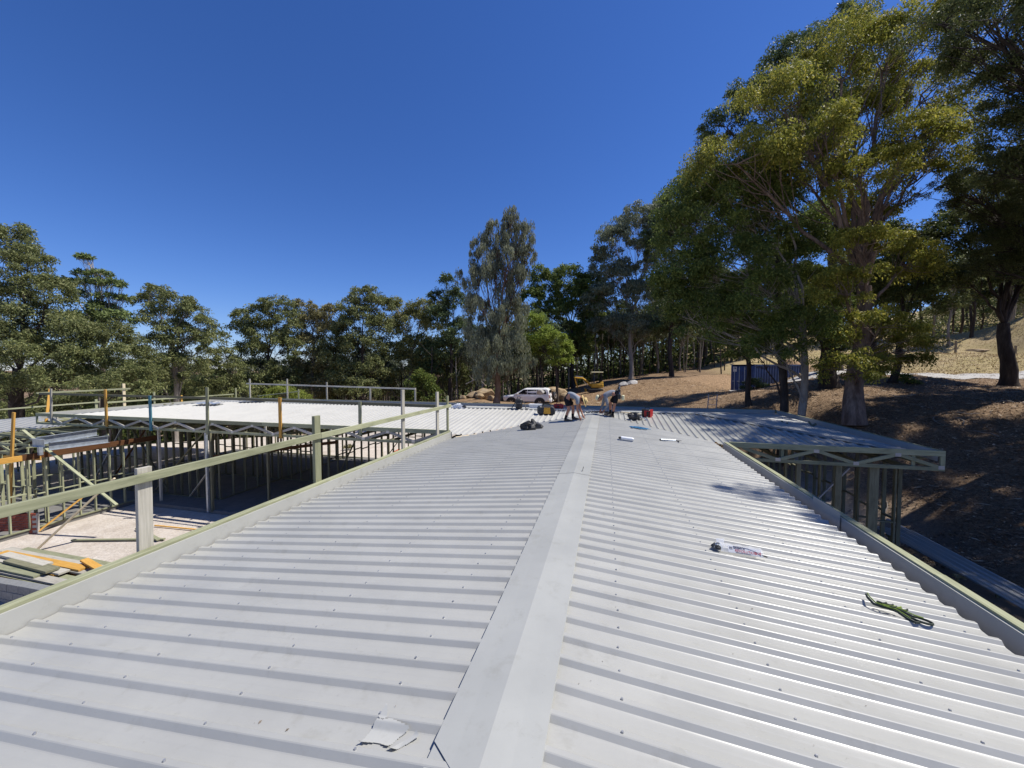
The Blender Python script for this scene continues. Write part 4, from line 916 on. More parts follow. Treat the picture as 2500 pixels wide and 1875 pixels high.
def make_tree(name, label, base, rad, fork, lobes, col, leaf, droop, dens, bark, group=None, aspect=.36, seed=1, drop=.3):
    rng = np.random.default_rng(seed)
    leaf = leaf*.86
    B = np.array(base, float); Fk = np.array(fork, float)-B
    tb = Tubes(); H = max(Fk[2], .2)
    B[2] = gz(B[0], B[1])-.05; Fk[2] += base[2]-B[2]
    tops = [np.array(l[:3])-B for l in lobes]
    # trunk: slightly swaying, flared foot
    n = 12; t = np.linspace(0,1,n)
    sway = np.stack([np.sin(t*4.2+seed)*.03*H, np.cos(t*3.5+seed)*.03*H, np.zeros(n)],1)*(t*(1-t)*4)[:,None]
    tr = t[:,None]*Fk+sway
    tr_r = rad*(1+.28*np.exp(-t*14))*(1-.35*t)*(1+.06*np.sin(t*23+seed))
    tb.add(tr, tr_r, 12)
    P = []; Lpts = []
    for li, (l, c) in enumerate(zip(lobes, tops)):
        rx, ry = l[3], l[4]; rm = (rx+ry)/2
        # limb
        hh = np.clip((c[2]-rm-Fk[2]*.15)/max(Fk[2],.1), .35, 1)
        s0 = tr[min(n-1, int(hh*(n-1)))]; ctrl = s0+(c-s0)*np.array([.35,.35,.62])+rng.normal(0,.08,3)*np.linalg.norm(c-s0)
        q = bez(s0, ctrl, c, 9); q[1:-1] += rng.normal(0,.012,(7,3))*np.linalg.norm(c-s0)
        r0 = min(rad*.36, rad*.12+.009*np.linalg.norm(c-s0))
        tb.add(q, np.linspace(r0, r0*.22, 9), 7)
        # clumps
        vol = rx*ry
        rc = float(np.clip(.40*min(rx,ry), min(.28,.5*min(rx,ry)), .78))
        nc = int(max(5, 3.0*rx*ry/(rc*rc)))
        d = rng.normal(size=(nc,3)); d /= np.linalg.norm(d,axis=1)[:,None]
        d[:,2] = np.where(d[:,2] < -.6, -d[:,2]*.7, d[:,2])
        rr = rng.uniform(.45,1,nc)**.6
        C = c+d*rr[:,None]*np.array([rx, rx*.9, ry])
        for k in range(nc):
            a = q[rng.integers(4,9)]; e = C[k]
            mid = (a+e)/2+rng.normal(0,.12,3)*np.linalg.norm(e-a)+np.array([0,0,-.08*np.linalg.norm(e-a)])
            tb.add(bez(a, mid, e, 5), np.linspace(max(.012, r0*.2), .006, 5), 4)
        # leaves: denser on the outside and top of each clump
        area = leaf*leaf*aspect*.5
        leaf_ = leaf; nl = int(dens*4.15*rx*ry*math.pi/area/nc)
        nl = max(16, min(nl, 900))
        for k in range(nc):
            dd = rng.normal(size=(nl,3)); dd /= np.linalg.norm(dd,axis=1)[:,None]
            up_ = rng.random(nl) < .55; dd[:,2] = np.where(up_, np.abs(dd[:,2]), dd[:,2])
            rad_l = rng.uniform(.12,1,nl)**.5*rc*rng.choice((.6,.85,1.0,1.3))
            off_ = dd*rad_l[:,None]*np.array([1.0,1.0,.85])
            if droop > .7: off_ *= np.array([.7,.7,1.7])
            P.append(C[k]+off_)
    P = np.concatenate(P)
    V, F = leaf_cloud(P, leaf, leaf*aspect, droop, rng)
    root = empty(name, B, 0, label, 'shrub' if name == 'shrub' else 'tree', group)
    obj('trunk' if name != 'shrub' else 'stems', tb.mesh('trunk'), M['b_'+bark], root, smooth=True)
    obj('crown', fast_mesh('crown', V, F), M['l_'+col], root)
    return root, len(P)

tot = 0; built = []
for i, t in enumerate(TREES):
    (nm, lab, base, rad, fk, lobes, col, leaf, droop, dens, bark, grp, asp) = t
    r, c = make_tree(nm, lab, base, rad, fk, lobes, col, leaf, droop, dens, bark, grp, asp, seed=11+i)
    built.append(r); tot += c
print('leaves', tot)

# forest behind: a few kinds of slender tree, copied as individuals
def proto(kind, seed, col, bark, h, leaf):
    rng = np.random.default_rng(seed); lobes = []
    for k in range(7):
        lobes.append((rng.uniform(-1.9,1.9), rng.uniform(-1.9,1.9), h*rng.uniform(.5,.97), rng.uniform(1.1,1.9), rng.uniform(.8,1.4)))
    lobes.append((0,0,h*.97,1.2,.9))
    r, c = make_tree('forest_gum_tree', 'x', (0,0,0), .17, (.2,.1,h*.72), lobes, col, leaf, .4, .7, bark, 'slender gums of the dense forest', .4, seed)
    return r, c
FL = {'mid': 'slender dark gum tree in the dense forest standing behind the site', 'right': 'gum tree in the woodland on the hillside above the dry paddock', 'left': 'gum tree in the far woodland behind the left treeline', 'shade': 'leafy tree standing right of the house that shades the leaf-strewn ground'}
protos = []
for k, (col, bark, h) in enumerate((('dgreen','dark',13),('olive2','dark',11.5),('dark','grey',14),('grey','pale',12),('olive2','grey',10))):
    r, c = proto(k, 101+k*7, col, bark, h, .34); protos.append(r); tot += c
rr = random.Random(5); used = [False]*len(protos)
def place(kind, x, y, s, label):
    z = gz(x, y)-.1
    if not used[kind]:
        o = protos[kind]; used[kind] = True; o.location = (x,y,z); o.rotation_euler = (0,0,rr.uniform(0,6.28)); o.scale = (s,s,s*1.0)
    else:
        o = copy_tree(protos[kind], (x,y,z), rr.uniform(0,6.28), s)
    o['label'] = FL[label]; o['group'] = {'mid':'slender gums of the dense forest','right':'hillside woodland gums','left':'far woodland gums','shade':'shade trees right of the house'}[label]
    return o
cs, sn = math.cos(YAW), math.sin(YAW)
def plan_at(px, D):   # plan position from a bearing reading px (1250 = straight ahead) and a distance D in metres
    u = (px-1250)/932.0*D
    return (u*cs-D*sn, u*sn+D*cs)
spots = []
for D, lo, hi, n in ((46,1010,1330,6),(50,560,1760,26),(57,480,1800,26),(65,400,1800,30),(75,360,1820,32),(88,330,1900,34)):
    for k in range(n):
        px = lo+(hi-lo)*(k+rr.uniform(.15,.85))/n
        spots.append((px, D+rr.uniform(-3,3)))
for px, D in spots:
    if 1390 < px < 1760 and D < 60: D += 13
    x, y = plan_at(px, D); place(rr.randrange(5), x, y, rr.uniform(.85,1.1) if D > 60 else rr.uniform(.68,.92), 'mid')
for D, lo, hi, n in ((54,2290,2620,5),(60,1780,2560,11),(70,1800,2700,15),(82,1800,2700,18)):
    for k in range(n):
        px = lo+(hi-lo)*(k+rr.uniform(.1,.9))/n; x, y = plan_at(px, D+rr.uniform(-3,3)); place(rr.randrange(5), x, y, rr.uniform(.9,1.25), 'right')
for D, lo, hi, n in ((44,-260,520,10),(50,-300,560,13),(58,-300,600,15),(68,-300,640,15)):
    for k in range(n):
        px = lo+(hi-lo)*(k+rr.uniform(.1,.9))/n; x, y = plan_at(px, D+rr.uniform(-3,3)); place(rr.choice((1,4,0)), x, y, rr.uniform(.75,1.0), 'left')
bl = TREES[4][5]; crown_c = Vector((sum(l[0] for l in bl)/len(bl)-built[4].location.x, sum(l[1] for l in bl)/len(bl)-built[4].location.y, 0))
# trees outside the frame on the right whose shade reaches into the picture
for x, y, s in ((14.6,15.0,1.0),(15.0,10.6,.95),(19.0,17.6,1.0),(19.4,12.4,1.05),(18.8,7.4,1.0),(24,15,1.1),(24.5,9.5,1.1),(21,22.5,1.0),(23.5,3.5,1.0),(25.5,27.5,.95),(29.5,24.5,1.0),(22.5,26.5,.85),(28,30,1.0),(18.5,24.5,.75),(13.3,10.2,1.0)):
    o = copy_tree(built[4], (x,y,gz(x,y)-.1), rr.uniform(-.5,.5), s); o.location -= (Matrix.Rotation(o.rotation_euler.z, 3, 'Z') @ crown_c)*s; o.location.z = gz(o.location.x,o.location.y)-.6
    o['label'] = FL['shade']; o['group'] = 'shade trees right of the house'
# bare thin stems inside the forest
stem = Tubes()
t_ = np.linspace(0,1,6)
stem.add(np.stack([.12*np.sin(t_*5), .1*np.cos(t_*4)-.1, t_*9],1), .10*(1-.6*t_), 6)
for k in range(4):
    a = np.array([0,0,5+k]); stem.add(bez(a, a+np.array([.5*math.cos(k*2),.5*math.sin(k*2),.5]), a+np.array([1.2*math.cos(k*2),1.2*math.sin(k*2),1.6]), 4), [.035,.028,.02,.01], 4)
sm_dark = stem.mesh('trunk'); sm_dark.materials.append(M['b_dark']); sm_pale = sm_dark.copy(); sm_pale.materials.clear(); sm_pale.materials.append(M['b_grey'])
for k in range(150):
    px = rr.uniform(560,1780); D = rr.uniform(44,72)
    if px < 1000 and D < 47: D += 5
    if 1250 < px < 1700 and D < 54: D += 11
    x, y = plan_at(px, D)
    o = obj('bare_trunk', sm_pale if k % 3 == 0 else sm_dark, None, None, (x,y,gz(x,y)-.1), (rr.uniform(-.05,.05), rr.uniform(-.05,.05), rr.uniform(0,6)))
    o.scale = (s_ := rr.uniform(.7,1.3), s_, rr.uniform(.7,1.15))
    tag(o, 'thin bare trunk among the many in the dark forest behind the site', 'tree trunk', 'thin bare trunks in the forest')
# dark understorey at the back of the forest, one mass
rng = np.random.default_rng(3)
n = 46000
px = rng.uniform(-350,1880,n); D = rng.uniform(60,100,n)
u = (px-1250)/932*D; x = u*cs-D*sn; y = u*sn+D*cs
z = ground_z(x, y)+rng.uniform(0,1,n)**1.5*rng.uniform(.6,6.5,n)
n2 = 26000
px2 = rng.uniform(-350,640,n2); D2 = rng.uniform(48,78,n2); u2 = (px2-1250)/932*D2; x2 = u2*cs-D2*sn; y2 = u2*sn+D2*cs
z2 = ground_z(x2, y2)+rng.uniform(0,1,n2)**1.3*np.minimum(9.0, 6.2-ground_z(x2,y2))
x, y, z = np.concatenate([x,x2]), np.concatenate([y,y2]), np.concatenate([z,z2])
n3 = 30000
px3 = rng.uniform(850,2050,n3); D3 = rng.uniform(82,112,n3); u3 = (px3-1250)/932*D3; x3 = u3*cs-D3*sn; y3 = u3*sn+D3*cs
z3 = ground_z(x3, y3)+rng.uniform(0,1,n3)*rng.uniform(3,12,n3)
x, y, z = np.concatenate([x,x3]), np.concatenate([y,y3]), np.concatenate([z,z3])
V, F = leaf_cloud(np.stack([x,y,z],1), .62, .38, .1, rng)
tag(obj('forest_understorey', fast_mesh('forest_understorey', V, F), M['l_dark']), 'dark scrubby understorey filling the back of the forest', 'undergrowth', kind='stuff')

n4 = 34000
px = rng.uniform(1860,2620,n4); D = rng.uniform(68,104,n4); u = (px-1250)/932*D; x = u*cs-D*sn; y = u*sn+D*cs
z = ground_z(x, y)+rng.uniform(0,1,n4)**1.4*rng.uniform(.5,7,n4)
V, F = leaf_cloud(np.stack([x,y,z],1), .42, .22, .2, rng)
tag(obj('hillside_scrub', fast_mesh('hillside_scrub', V, F), M['l_dark2']), 'dark scrub under the woodland at the top of the hillside', 'undergrowth', kind='stuff')
# fallen leaves and bark on the ground right of the house
n = 90000
px = rng.uniform(1380,2560,n); D = 10+rng.uniform(0,1,n)**1.0*40
u = (px-1250)/932*D; x = u*cs-D*sn; y = u*sn+D*cs
keep = ~((x < 9.2) & (y < 22.5)) & (x > -4)
x, y = x[keep], y[keep]; z = ground_z(x, y)+.012
a = rng.uniform(0,2*np.pi,len(x)); L = rng.uniform(.02,.065,len(x)); W = L*rng.uniform(.2,.45,len(x)); lng = rng.random(len(x)) < .05; L = np.where(lng, rng.uniform(.12,.32,len(x)), L); W = np.where(lng, .018, W)
dx, dy = np.cos(a), np.sin(a); tl = rng.normal(0,.02,(len(x),4))
V = np.stack([np.stack([x-dx*L, y-dy*L, z+abs(tl[:,0])],1), np.stack([x-dy*W, y+dx*W, z+abs(tl[:,1])],1), np.stack([x+dx*L, y+dy*L, z+abs(tl[:,2])],1), np.stack([x+dy*W, y-dx*W, z+abs(tl[:,3])],1)],1).reshape(-1,3)
lm = NT('dry_leaf'); geo = lm.n('ShaderNodeNewGeometry')
lm.base(lm.ramp(geo.outputs['Random Per Island'], [(0,(.08,.045,.025)),(.5,(.26,.16,.09)),(.85,(.42,.31,.20)),(1,(.55,.46,.34))])); lm.rough(.8)
tag(obj('leaf_litter', fast_mesh('leaf_litter', V, np.arange(len(V)).reshape(-1,4)), lm.m), 'dry brown leaves and bark scattered over the shaded ground', 'leaf litter', kind='stuff')
# dry grass in the paddock
n = 30000
px = rng.uniform(1900,2560,n); D = rng.uniform(28,70,n); u = (px-1250)/932*D; x = u*cs-D*sn; y = u*sn+D*cs
keep = (np.abs(y-36.2-(x-24)*.22) > 2.2) & (y > 33); x, y = x[keep], y[keep]; z = ground_z(x, y)
h = rng.uniform(.04,.17,len(x)); w = rng.uniform(.015,.04,len(x)); lx, ly = rng.normal(0,.08,(2,len(x)))
V = np.stack([np.stack([x-w,y,z],1), np.stack([x+w,y,z],1), np.stack([x+lx,y+ly,z+h],1)],1).reshape(-1,3)
gm = NT('dry_grass'); geo = gm.n('ShaderNodeNewGeometry'); gm.base(gm.ramp(geo.outputs['Random Per Island'], [(0,(.30,.21,.09)),(.6,(.48,.36,.17)),(1,(.62,.50,.27))])); gm.rough(.8)
tag(obj('dry_grass', fast_mesh('dry_grass', V, np.arange(len(V)).reshape(-1,3)), gm.m), 'dry straw-coloured grass on the hillside paddock', 'grass', kind='stuff')

# fallen sticks on the bank
for k in range(16):
    px_ = rr.uniform(1980,2480); D_ = rr.uniform(13,24); x, y = plan_at(px_, D_)
    if x < 9.6: continue
    a = rr.uniform(0,6.28); L_ = rr.uniform(.5,1.5); q = [(x+math.cos(a+.15*i)*L_*(i/4-.5), y+math.sin(a+.15*i)*L_*(i/4-.5)) for i in range(5)]
    m = MB().tube([(u_, v_, gz(u_, v_)+.03+.03*(i % 2)) for i, (u_, v_) in enumerate(q)], [.022,.02,.017,.013,.006], 6)
    u_, v_ = q[2]; m.tube([(u_, v_, gz(u_, v_)+.04), (u_+.2*math.cos(a+1), v_+.2*math.sin(a+1), gz(u_, v_)+.10), (u_+.35*math.cos(a+.8), v_+.35*math.sin(a+.8), gz(u_, v_)+.06)], [.012,.009,.004], 5)
    tag(m.build('fallen_stick', M['b_grey' if k % 2 else 'b_pale'], None), 'dead stick lying in the leaf litter on the shaded bank', 'stick', 'dead sticks on the shaded bank')
# ------------------------------------------------------------------ vehicles and machines
def wheel(parent, c, r, w, side, mat_rim='chrome', name='wheel'):
    """wheel with its axle along local y; side = +1 shows its face towards +y"""
    t = MB().lathe([(r*.62,-w/2),(r*.9,-w/2),(r,-w*.36),(r,w*.36),(r*.9,w/2),(r*.62,w/2)], 24, axis='y').build(name, M['black'], parent, c, smooth=False)
    m = MB().lathe([(.03,side*w*.30),(r*.60,side*w*.34),(r*.63,side*w*.48),(r*.60,side*w*.50),(r*.52,side*w*.40),(r*.12,side*w*.36),(.02,side*w*.38)], 20, axis='y')
    for k in range(6):
        a = k*math.pi/3; m.bar((r*.1*math.cos(a), side*w*.43, r*.1*math.sin(a)), (r*.56*math.cos(a), side*w*.46, r*.56*math.sin(a)), .05, .07, (0,1,0))
    m.build('rim', M[mat_rim], t)
    return t

def make_car(loc, rz):
    c = empty('parked_car', loc, rz, 'white four-wheel-drive wagon with spare wheel on its back beside the boulders', 'car')
    st = [(2.42,.62,.62,.98),(2.30,.80,.52,1.06),(1.9,.90,.48,1.12),(1.1,.95,.46,1.20),(.3,.97,.46,1.24),(-.8,.97,.46,1.26),(-1.8,.96,.48,1.27),(-2.2,.93,.56,1.26),(-2.36,.86,.66,1.22)]
    rings = []
    for x, w, zb, zt in st:
        rings.append([(x,-w*.9,zb),(x,-w,zb+.16),(x,-w*1.0,(zb+zt)/2+.1),(x,-w*.985,zt-.10),(x,-w*.90,zt),(x,w*.90,zt),(x,w*.985,zt-.10),(x,w,(zb+zt)/2+.1),(x,w,zb+.16),(x,w*.9,zb)])
    body = MB().loft(rings).build('body', M['white_car'], c, smooth=False, bevel=.05)
    # cabin
    lv = [(1.20,1.22,-2.32,.915),(1.52,.70,-2.27,.85),(1.78,.26,-2.18,.77),(1.88,.0,-2.02,.69),(1.915,-.35,-1.75,.56)]
    rg = []
    for z, xf, xb, w in lv:
        rg.append([(xf,-w,z),(xf+.05*(z<1.9),0-w*.5,z),(xf+.05*(z<1.9),w*.5,z),(xf,w,z),((xf+xb)/2,w+.012,z),(xb,w,z),(xb-.03,0,z),(xb,-w,z),((xf+xb)/2,-w-.012,z)])
    MB().loft(rg).build('cabin', M['white_car'], c, smooth=False, bevel=.03)
    # side windows lie just proud of the cabin sides
    def side_pt(x, z, s):
        t = (z-1.20)/(1.78-1.20); w = .915+(.77-.915)*t; return (x, s*(w+.02), z)
    for s in (-1, 1):
        for poly in ([(.80,1.29),(-.14,1.29),(-.14,1.73),(.24,1.73)], [(-.20,1.29),(-1.06,1.29),(-1.06,1.73),(-.20,1.73)], [(-1.12,1.29),(-2.08,1.33),(-1.96,1.66),(-1.85,1.72),(-1.12,1.73)]):
            m = MB(); a = [Vector(side_pt(x, z, s)) for x, z in poly]; b = [p-Vector((0,s*.02,0)) for p in a]
            n_ = len(a); m.add(a+b, [tuple(range(n_)), tuple(range(2*n_-1,n_-1,-1))]+[(q_,q_+n_,(q_+1)%n_+n_,(q_+1)%n_) for q_ in range(n_)]); m.build('window', M['glass'], c)
        for x in (.45,-.55): MB().bar((x,s*.985,1.10),(x-.16,s*.985,1.10),.03,.03).build('door_handle', M['white_car'], c)
        mm = MB().box((.78,s*1.08,1.34),(.12,.22,.17),ch=.03).build('mirror', M['white_car'], c)
        for x in (1.45,-1.42):
            MB().lathe([(.40,s*.90),(.54,s*.955),(.53,s*.99),(.40,s*.985)],20,axis='y').build('wheel_arch', M['black'], c, (x,0,.44))
            wheel(c, (x,s*.86,.42), .42, .28, s)
        MB().box((2.24,s*.62,.92),(.22,.26,.17),ch=.03).build('headlight', M['lamp'], c)
        MB().box((-2.32,s*.80,1.08),(.10,.14,.30),ch=.02).build('tail_light', M['tail'], c)
        MB().box((.0,s*.97,.46),(2.1,.12,.06)).build('side_step', M['darkmetal'], c)
        MB().bar((-.1,s*.60,1.935),(-1.8,s*.60,1.935),.03,.03).build('roof_rail', M['darkmetal'], c)
    m = MB(); m.add([(1.05,-.74,1.30),(1.05,.74,1.30),(.28,.62,1.76),(.28,-.62,1.76),(1.07,-.74,1.32),(1.07,.74,1.32),(.31,.62,1.78),(.31,-.62,1.78)],[(0,1,2,3),(7,6,5,4),(0,4,5,1),(1,5,6,2),(2,6,7,3),(3,7,4,0)]); o = m.build('windscreen', M['glass'], c); o.location = (.09,0,.0)
    MB().box((-2.30,0,1.52),(.03,1.2,.36)).build('rear_window', M['glass'], c)
    b = MB(); b.box((2.46,0,.68),(.16,1.5,.34),ch=.04); b.tube([(2.52,-.62,.75),(2.52,-.5,1.16),(2.52,.5,1.16),(2.52,.62,.75)],.035,8); b.build('bull_bar', M['black'], c)
    MB().box((-2.45,0,.62),(.22,1.75,.24),ch=.04).build('rear_bumper', M['white_car'], c)
    MB().box((2.40,0,.98),(.05,.9,.16)).build('grille', M['darkmetal'], c)
    t = MB().lathe([(.24,-.12),(.36,-.13),(.42,-.09),(.42,.09),(.36,.13),(.24,.12)],24,axis='x').build('spare_wheel', M['black'], c, (-2.78,.25,1.12), (0,0,-.35))
    MB().lathe([(.03,-.10),(.22,-.09),(.25,-.12),(.22,-.13),(.06,-.115),(.02,-.12)],16,axis='x').build('rim', M['chrome'], t)
    MB().bar((-2.40,.25,1.0),(-2.7,.25,1.1),.06,.06).build('spare_carrier', M['darkmetal'], c)
    return c
cx_, cy_ = plan_at(1288, 38.5)
make_car((cx_, cy_, gz(cx_, cy_)), math.radians(180)).scale = (1.0,1.0,.97)

def make_excavator(loc, rz):
    e = empty('mini_excavator', loc, rz, 'small yellow excavator with cream canopy and folded digging arm', 'excavator')
    for s in (-1, 1):
        pts = [(-.95,.22),(-.8,.42),(.8,.42),(.95,.22),(.8,.03),(-.8,.03)]
        t = MB().prism([(x,z) for x,z in pts], s*.62-.16, s*.62+.16).build('track', M['black'], e, bevel=.03)
        for x in (-.72,-.36,0,.36,.72): MB().lathe([(.03,s*.62+s*.165),(.12,s*.62+s*.17),(.12,s*.62+s*.15)],12,axis='y').build('roller', M['darkmetal'], t, (x,0,.2))
    MB().box((0,0,.36),(1.0,1.0,.18)).build('undercarriage', M['darkmetal'], e)
    MB().bar((1.05,-.7,.25),(1.05,.7,.25),.05,.32).build('blade', M['yellow'], e)
    MB().lathe([(.45,.44),(.45,.54)],20).build('slew_ring', M['darkmetal'], e)
    MB().box((-.25,0,.80),(1.35,1.15,.50),ch=.09).build('engine_cover', M['yellow'], e)
    MB().box((-.72,0,1.12),(.40,1.05,.22),ch=.06).build('counterweight', M['yellow'], e)
    for x, y in ((-.75,-.45),(-.75,.45),(.32,-.45),(.32,.45)): beam('canopy_post', (x,y,1.0), (x,y,2.27), .05, .05, M['darkmetal'], e)
    MB().box((-.22,0,2.32),(1.35,1.12,.10),ch=.04).build('canopy', M['cream'], e)
    MB().box((-.35,0,1.16),(.42,.48,.12),ch=.04).build('seat', M['black'], e); MB().bar((-.56,0,1.2),(-.62,0,1.75),.44,.10).build('seat_back', M['black'], e)
    for s in (-1,1): MB().tube([(.1,s*.22,1.05),(.14,s*.22,1.45)],.02,6).build('lever', M['darkmetal'], e)
    MB().box((-.72,0,1.62),(.06,.86,.9)).build('rear_guard', M['darkmetal'], e)
    MB().tube([(.45,0,.75),(.85,0,1.25),(1.35,0,1.62),(2.25,0,1.70)],[.12,.13,.12,.09],6).build('boom', M['yellow'], e)
    MB().tube([(2.28,0,1.78),(2.15,0,1.2),(1.92,0,.5)],[.09,.09,.07],6).build('stick', M['yellow'], e)
    MB().tube([(.75,0,.72),(1.3,0,1.35)],.045,8).build('ram', M['chrome'], e); MB().tube([(1.35,0,1.78),(2.2,0,1.86)],.045,8).build('ram', M['chrome'], e)
    MB().prism([(1.98,.55),(1.62,.42),(1.52,.12),(1.72,-.02),(2.05,.12),(1.9,.25)],-.25,.25).build('bucket', M['darkmetal'], e)
    return e
ex, ey = plan_at(1452, 44); make_excavator((ex, ey, gz(ex, ey)), math.radians(190))

def make_container(loc, rz):
    c = empty('shipping_container', loc, rz, 'blue shipping container with corrugated sides under the trees', 'container')
    L, W, H = 6.06, 2.44, 2.59
    for x, y in ((.08,.08),(L-.08,.08),(.08,W-.08),(L-.08,W-.08)): MB().box((x,y,H/2),(.16,.16,H)).build('corner_post', M['container'], c)
    for y in (.06,W-.06):
        for z in (.09,H-.07): MB().box((L/2,y,z),(L-.33,.12,.14)).build('side_rail', M['container'], c)
    def corr(n, p0, d, nrm, name):
        m = MB(); pts = []
        for k in range(n):
            b = k/n*1.0
            for t, o in ((0,0),(.25,0),(.40,.05),(.75,.05),(.9,0)): pts.append(((k+t)/n, o))
        pts.append((1,0))
        rows = [[Vector(p0)+Vector(d)*s+Vector(nrm)*(o-.05)+Vector((0,0,z)) for s, o in pts] for z in (.15,H-.13)]
        m.loft(rows, cap=False, closed=False); return m.build(name, M['container'], c)
    corr(18, (.17,.03,0), (L-.34,0,0), (0,-1,0), 'side_panel'); corr(18, (.17,W-.03,0), (L-.34,0,0), (0,1,0), 'side_panel'); corr(8, (L-.03,.17,0), (0,W-.34,0), (1,0,0), 'end_panel')
    MB().box((L/2,W/2,H-.02),(L-.1,W-.1,.04)).build('roof', M['container'], c)
    MB().box((L/2,W/2,.12),(L-.1,W-.1,.1)).build('floor', M['darkmetal'], c)
    for k in range(2):
        d = MB().box((.03,.16+.535+k*1.06,H/2),(.05,1.04,H-.3),ch=.01).build('door', M['container'], c)
        for j in range(2):
            y = .16+.3+k*1.06+j*.5
            MB().tube([(-.035,y,.2),(-.035,y,H-.2)],.022,8).build('lock_rod', M['galv'], d)
            MB().box((-.05,y+.08,1.05),(.03,.26,.05)).build('handle', M['galv'], d)
            for z in (.35,H-.4): MB().box((-.02,y,z),(.03,.10,.08)).build('rod_guide', M['galv'], d)
    MB().box((-.003,W-.42,H-.42),(.006,.38,.46)).build('sign_plate', M['sticker'], c)
    MB().box((-.0075,W-.42,H-.34),(.003,.22,.14)).build('sign_mark', M['darkmetal'], c)
    return c
make_container((12.65, 38.0, gz(13.0, 38.6)-.1), math.radians(32))

# trailer and dark cover behind the right wing
tr = empty('trailer', (2.3, 24.2, gz(2.3,24.2)), math.radians(10), 'dark low trailer with mesh sides parked behind the workers', 'trailer')
MB().box((0,0,.95),(2.3,1.4,.08)).build('deck', M['darkmetal'], tr)
for y in (-.68,.68):
    for z in (1.1,1.25,1.4,1.55): MB().box((0,y,z),(2.3,.03,.05)).build('side_bar', M['darkmetal'], tr)
    for x in (-1.1,-.4,.4,1.1): MB().box((x,y+.03,1.28),(.05,.03,.6)).build('stake', M['darkmetal'], tr)
for y in (-.75,.75): wheel(tr, (0,y,.38), .36, .2, 1 if y > 0 else -1, 'darkmetal')
MB().tube([(1.1,.4,.9),(2.3,0,.85)],.05,6).build('drawbar', M['darkmetal'], tr); MB().tube([(1.1,-.4,.9),(2.3,0,.85)],.05,6).build('drawbar', M['darkmetal'], tr)
# ladder against the back of the right wing
ld = empty('ladder', (5.05, 21.4, 0), 0, 'aluminium ladder top poking above the right wing ridge', 'ladder')
for x in (0,.4): MB().bar((x,.9,.4),(x,.0,4.42),.03,.07,(0,1,0)).build('rail', M['galv'], ld)
for k in range(13):
    t = (k+.8)/13.6; MB().tube([(0,.9-.9*t,.4+4.02*t),(.4,.9-.9*t,.4+4.02*t)],.014,6).build('rung', M['galv'], ld)

# ------------------------------------------------------------------ rocks, drums, fence
def rock(px, D, r, seed, label, mat='rock', up=0, grp='boulders by the parked car'):
    """angular boulder: a fine ball cut back by random planes, then roughened"""
    r = tuple(v_*.70 for v_ in r); up *= .80
    if D < 35.5: D += 7.2 if px > 1205 else 3
    x, y = plan_at(px, D); z = gz(x, y); rg = np.random.default_rng(seed)
    bm = bmesh.new(); bmesh.ops.create_icosphere(bm, subdivisions=3, radius=1)
    P = np.array([v.co[:] for v in bm.verts])
    for k in range(11):
        n_ = rg.normal(size=3); n_ /= np.linalg.norm(n_); d_ = rg.uniform(.55,.88); e = P@n_-d_; P -= np.where(e > 0, e, 0)[:,None]*n_*.95
    P += rg.normal(0,.018,P.shape)
    for v, q in zip(bm.verts, P): v.co = (q[0]*r[0]*1.15, q[1]*r[1]*1.15, q[2]*r[2]*1.15)
    me = bpy.data.meshes.new('boulder'); bm.to_mesh(me); bm.free()
    return tag(obj('boulder', me, M[mat], None, (x,y,z+r[2]*.55+up), (0,0,seed)), label, 'rock', grp)
rock(1276,33.5,(.9,.8,.62),1,'large tan boulder on top of the heap just above the car bonnet',up=1.0)
rock(1252,33.8,(.75,.7,.6),2,'squarish tan boulder left of the one above the car bonnet',up=.55)
rock(1228,33.6,(.62,.6,.85),3,'tall upright tan boulder right of the weeping gum trunk',up=.35)
rock(1240,33,(.5,.5,.4),4,'low flat boulder at the front corner of the car',up=.25)
rock(1196,33.4,(.45,.5,.55),5,'pale rounded boulder left of the weeping gum trunk',up=.6)
rock(1182,33.6,(1.3,1.1,.85),6,'big dark-sided boulder in the heap left of the weeping gum',up=.35)
rock(1155,33.8,(1.0,.9,.6),7,'broad brown boulder at the left end of the heap',up=.1)
rock(1170,32.6,(.6,.6,.45),8,'brown boulder low in front of the big dark-sided one')
rock(1200,32.4,(.5,.5,.45),9,'small rough boulder at the left foot of the weeping gum')
rock(1355,34.5,(1.9,1.4,1.15),10,'largest sandy boulder mound right of the car spare wheel',up=.45)
rock(1385,33.6,(1.3,1.0,.8),12,'sandy boulder low behind the bending worker',up=.0)
rock(1320,36,(.5,.45,.4),13,'small grey boulder peeping over the car roof','rock_grey',up=1.4)
rock(1300,34.2,(.6,.5,.5),14,'small tan boulder just behind the car windscreen',up=.8)
rock(1522,43,(1.0,.8,.42),15,'pale stone heap on the slope right of the excavator','rock_grey',grp='pale stones on the slope')
rock(1545,43.5,(.9,.7,.5),16,'whitest stone at the right end of the pale heap','rock_grey',grp='pale stones on the slope')
rock(1130,33.5,(.5,.5,.35),17,'small dark rock at the far left of the heap')
rock(2385,50,(1.5,.8,.5),18,'low dark mound on the dry paddock near the fence','rock',up=-.35,grp='pale stones on the slope')
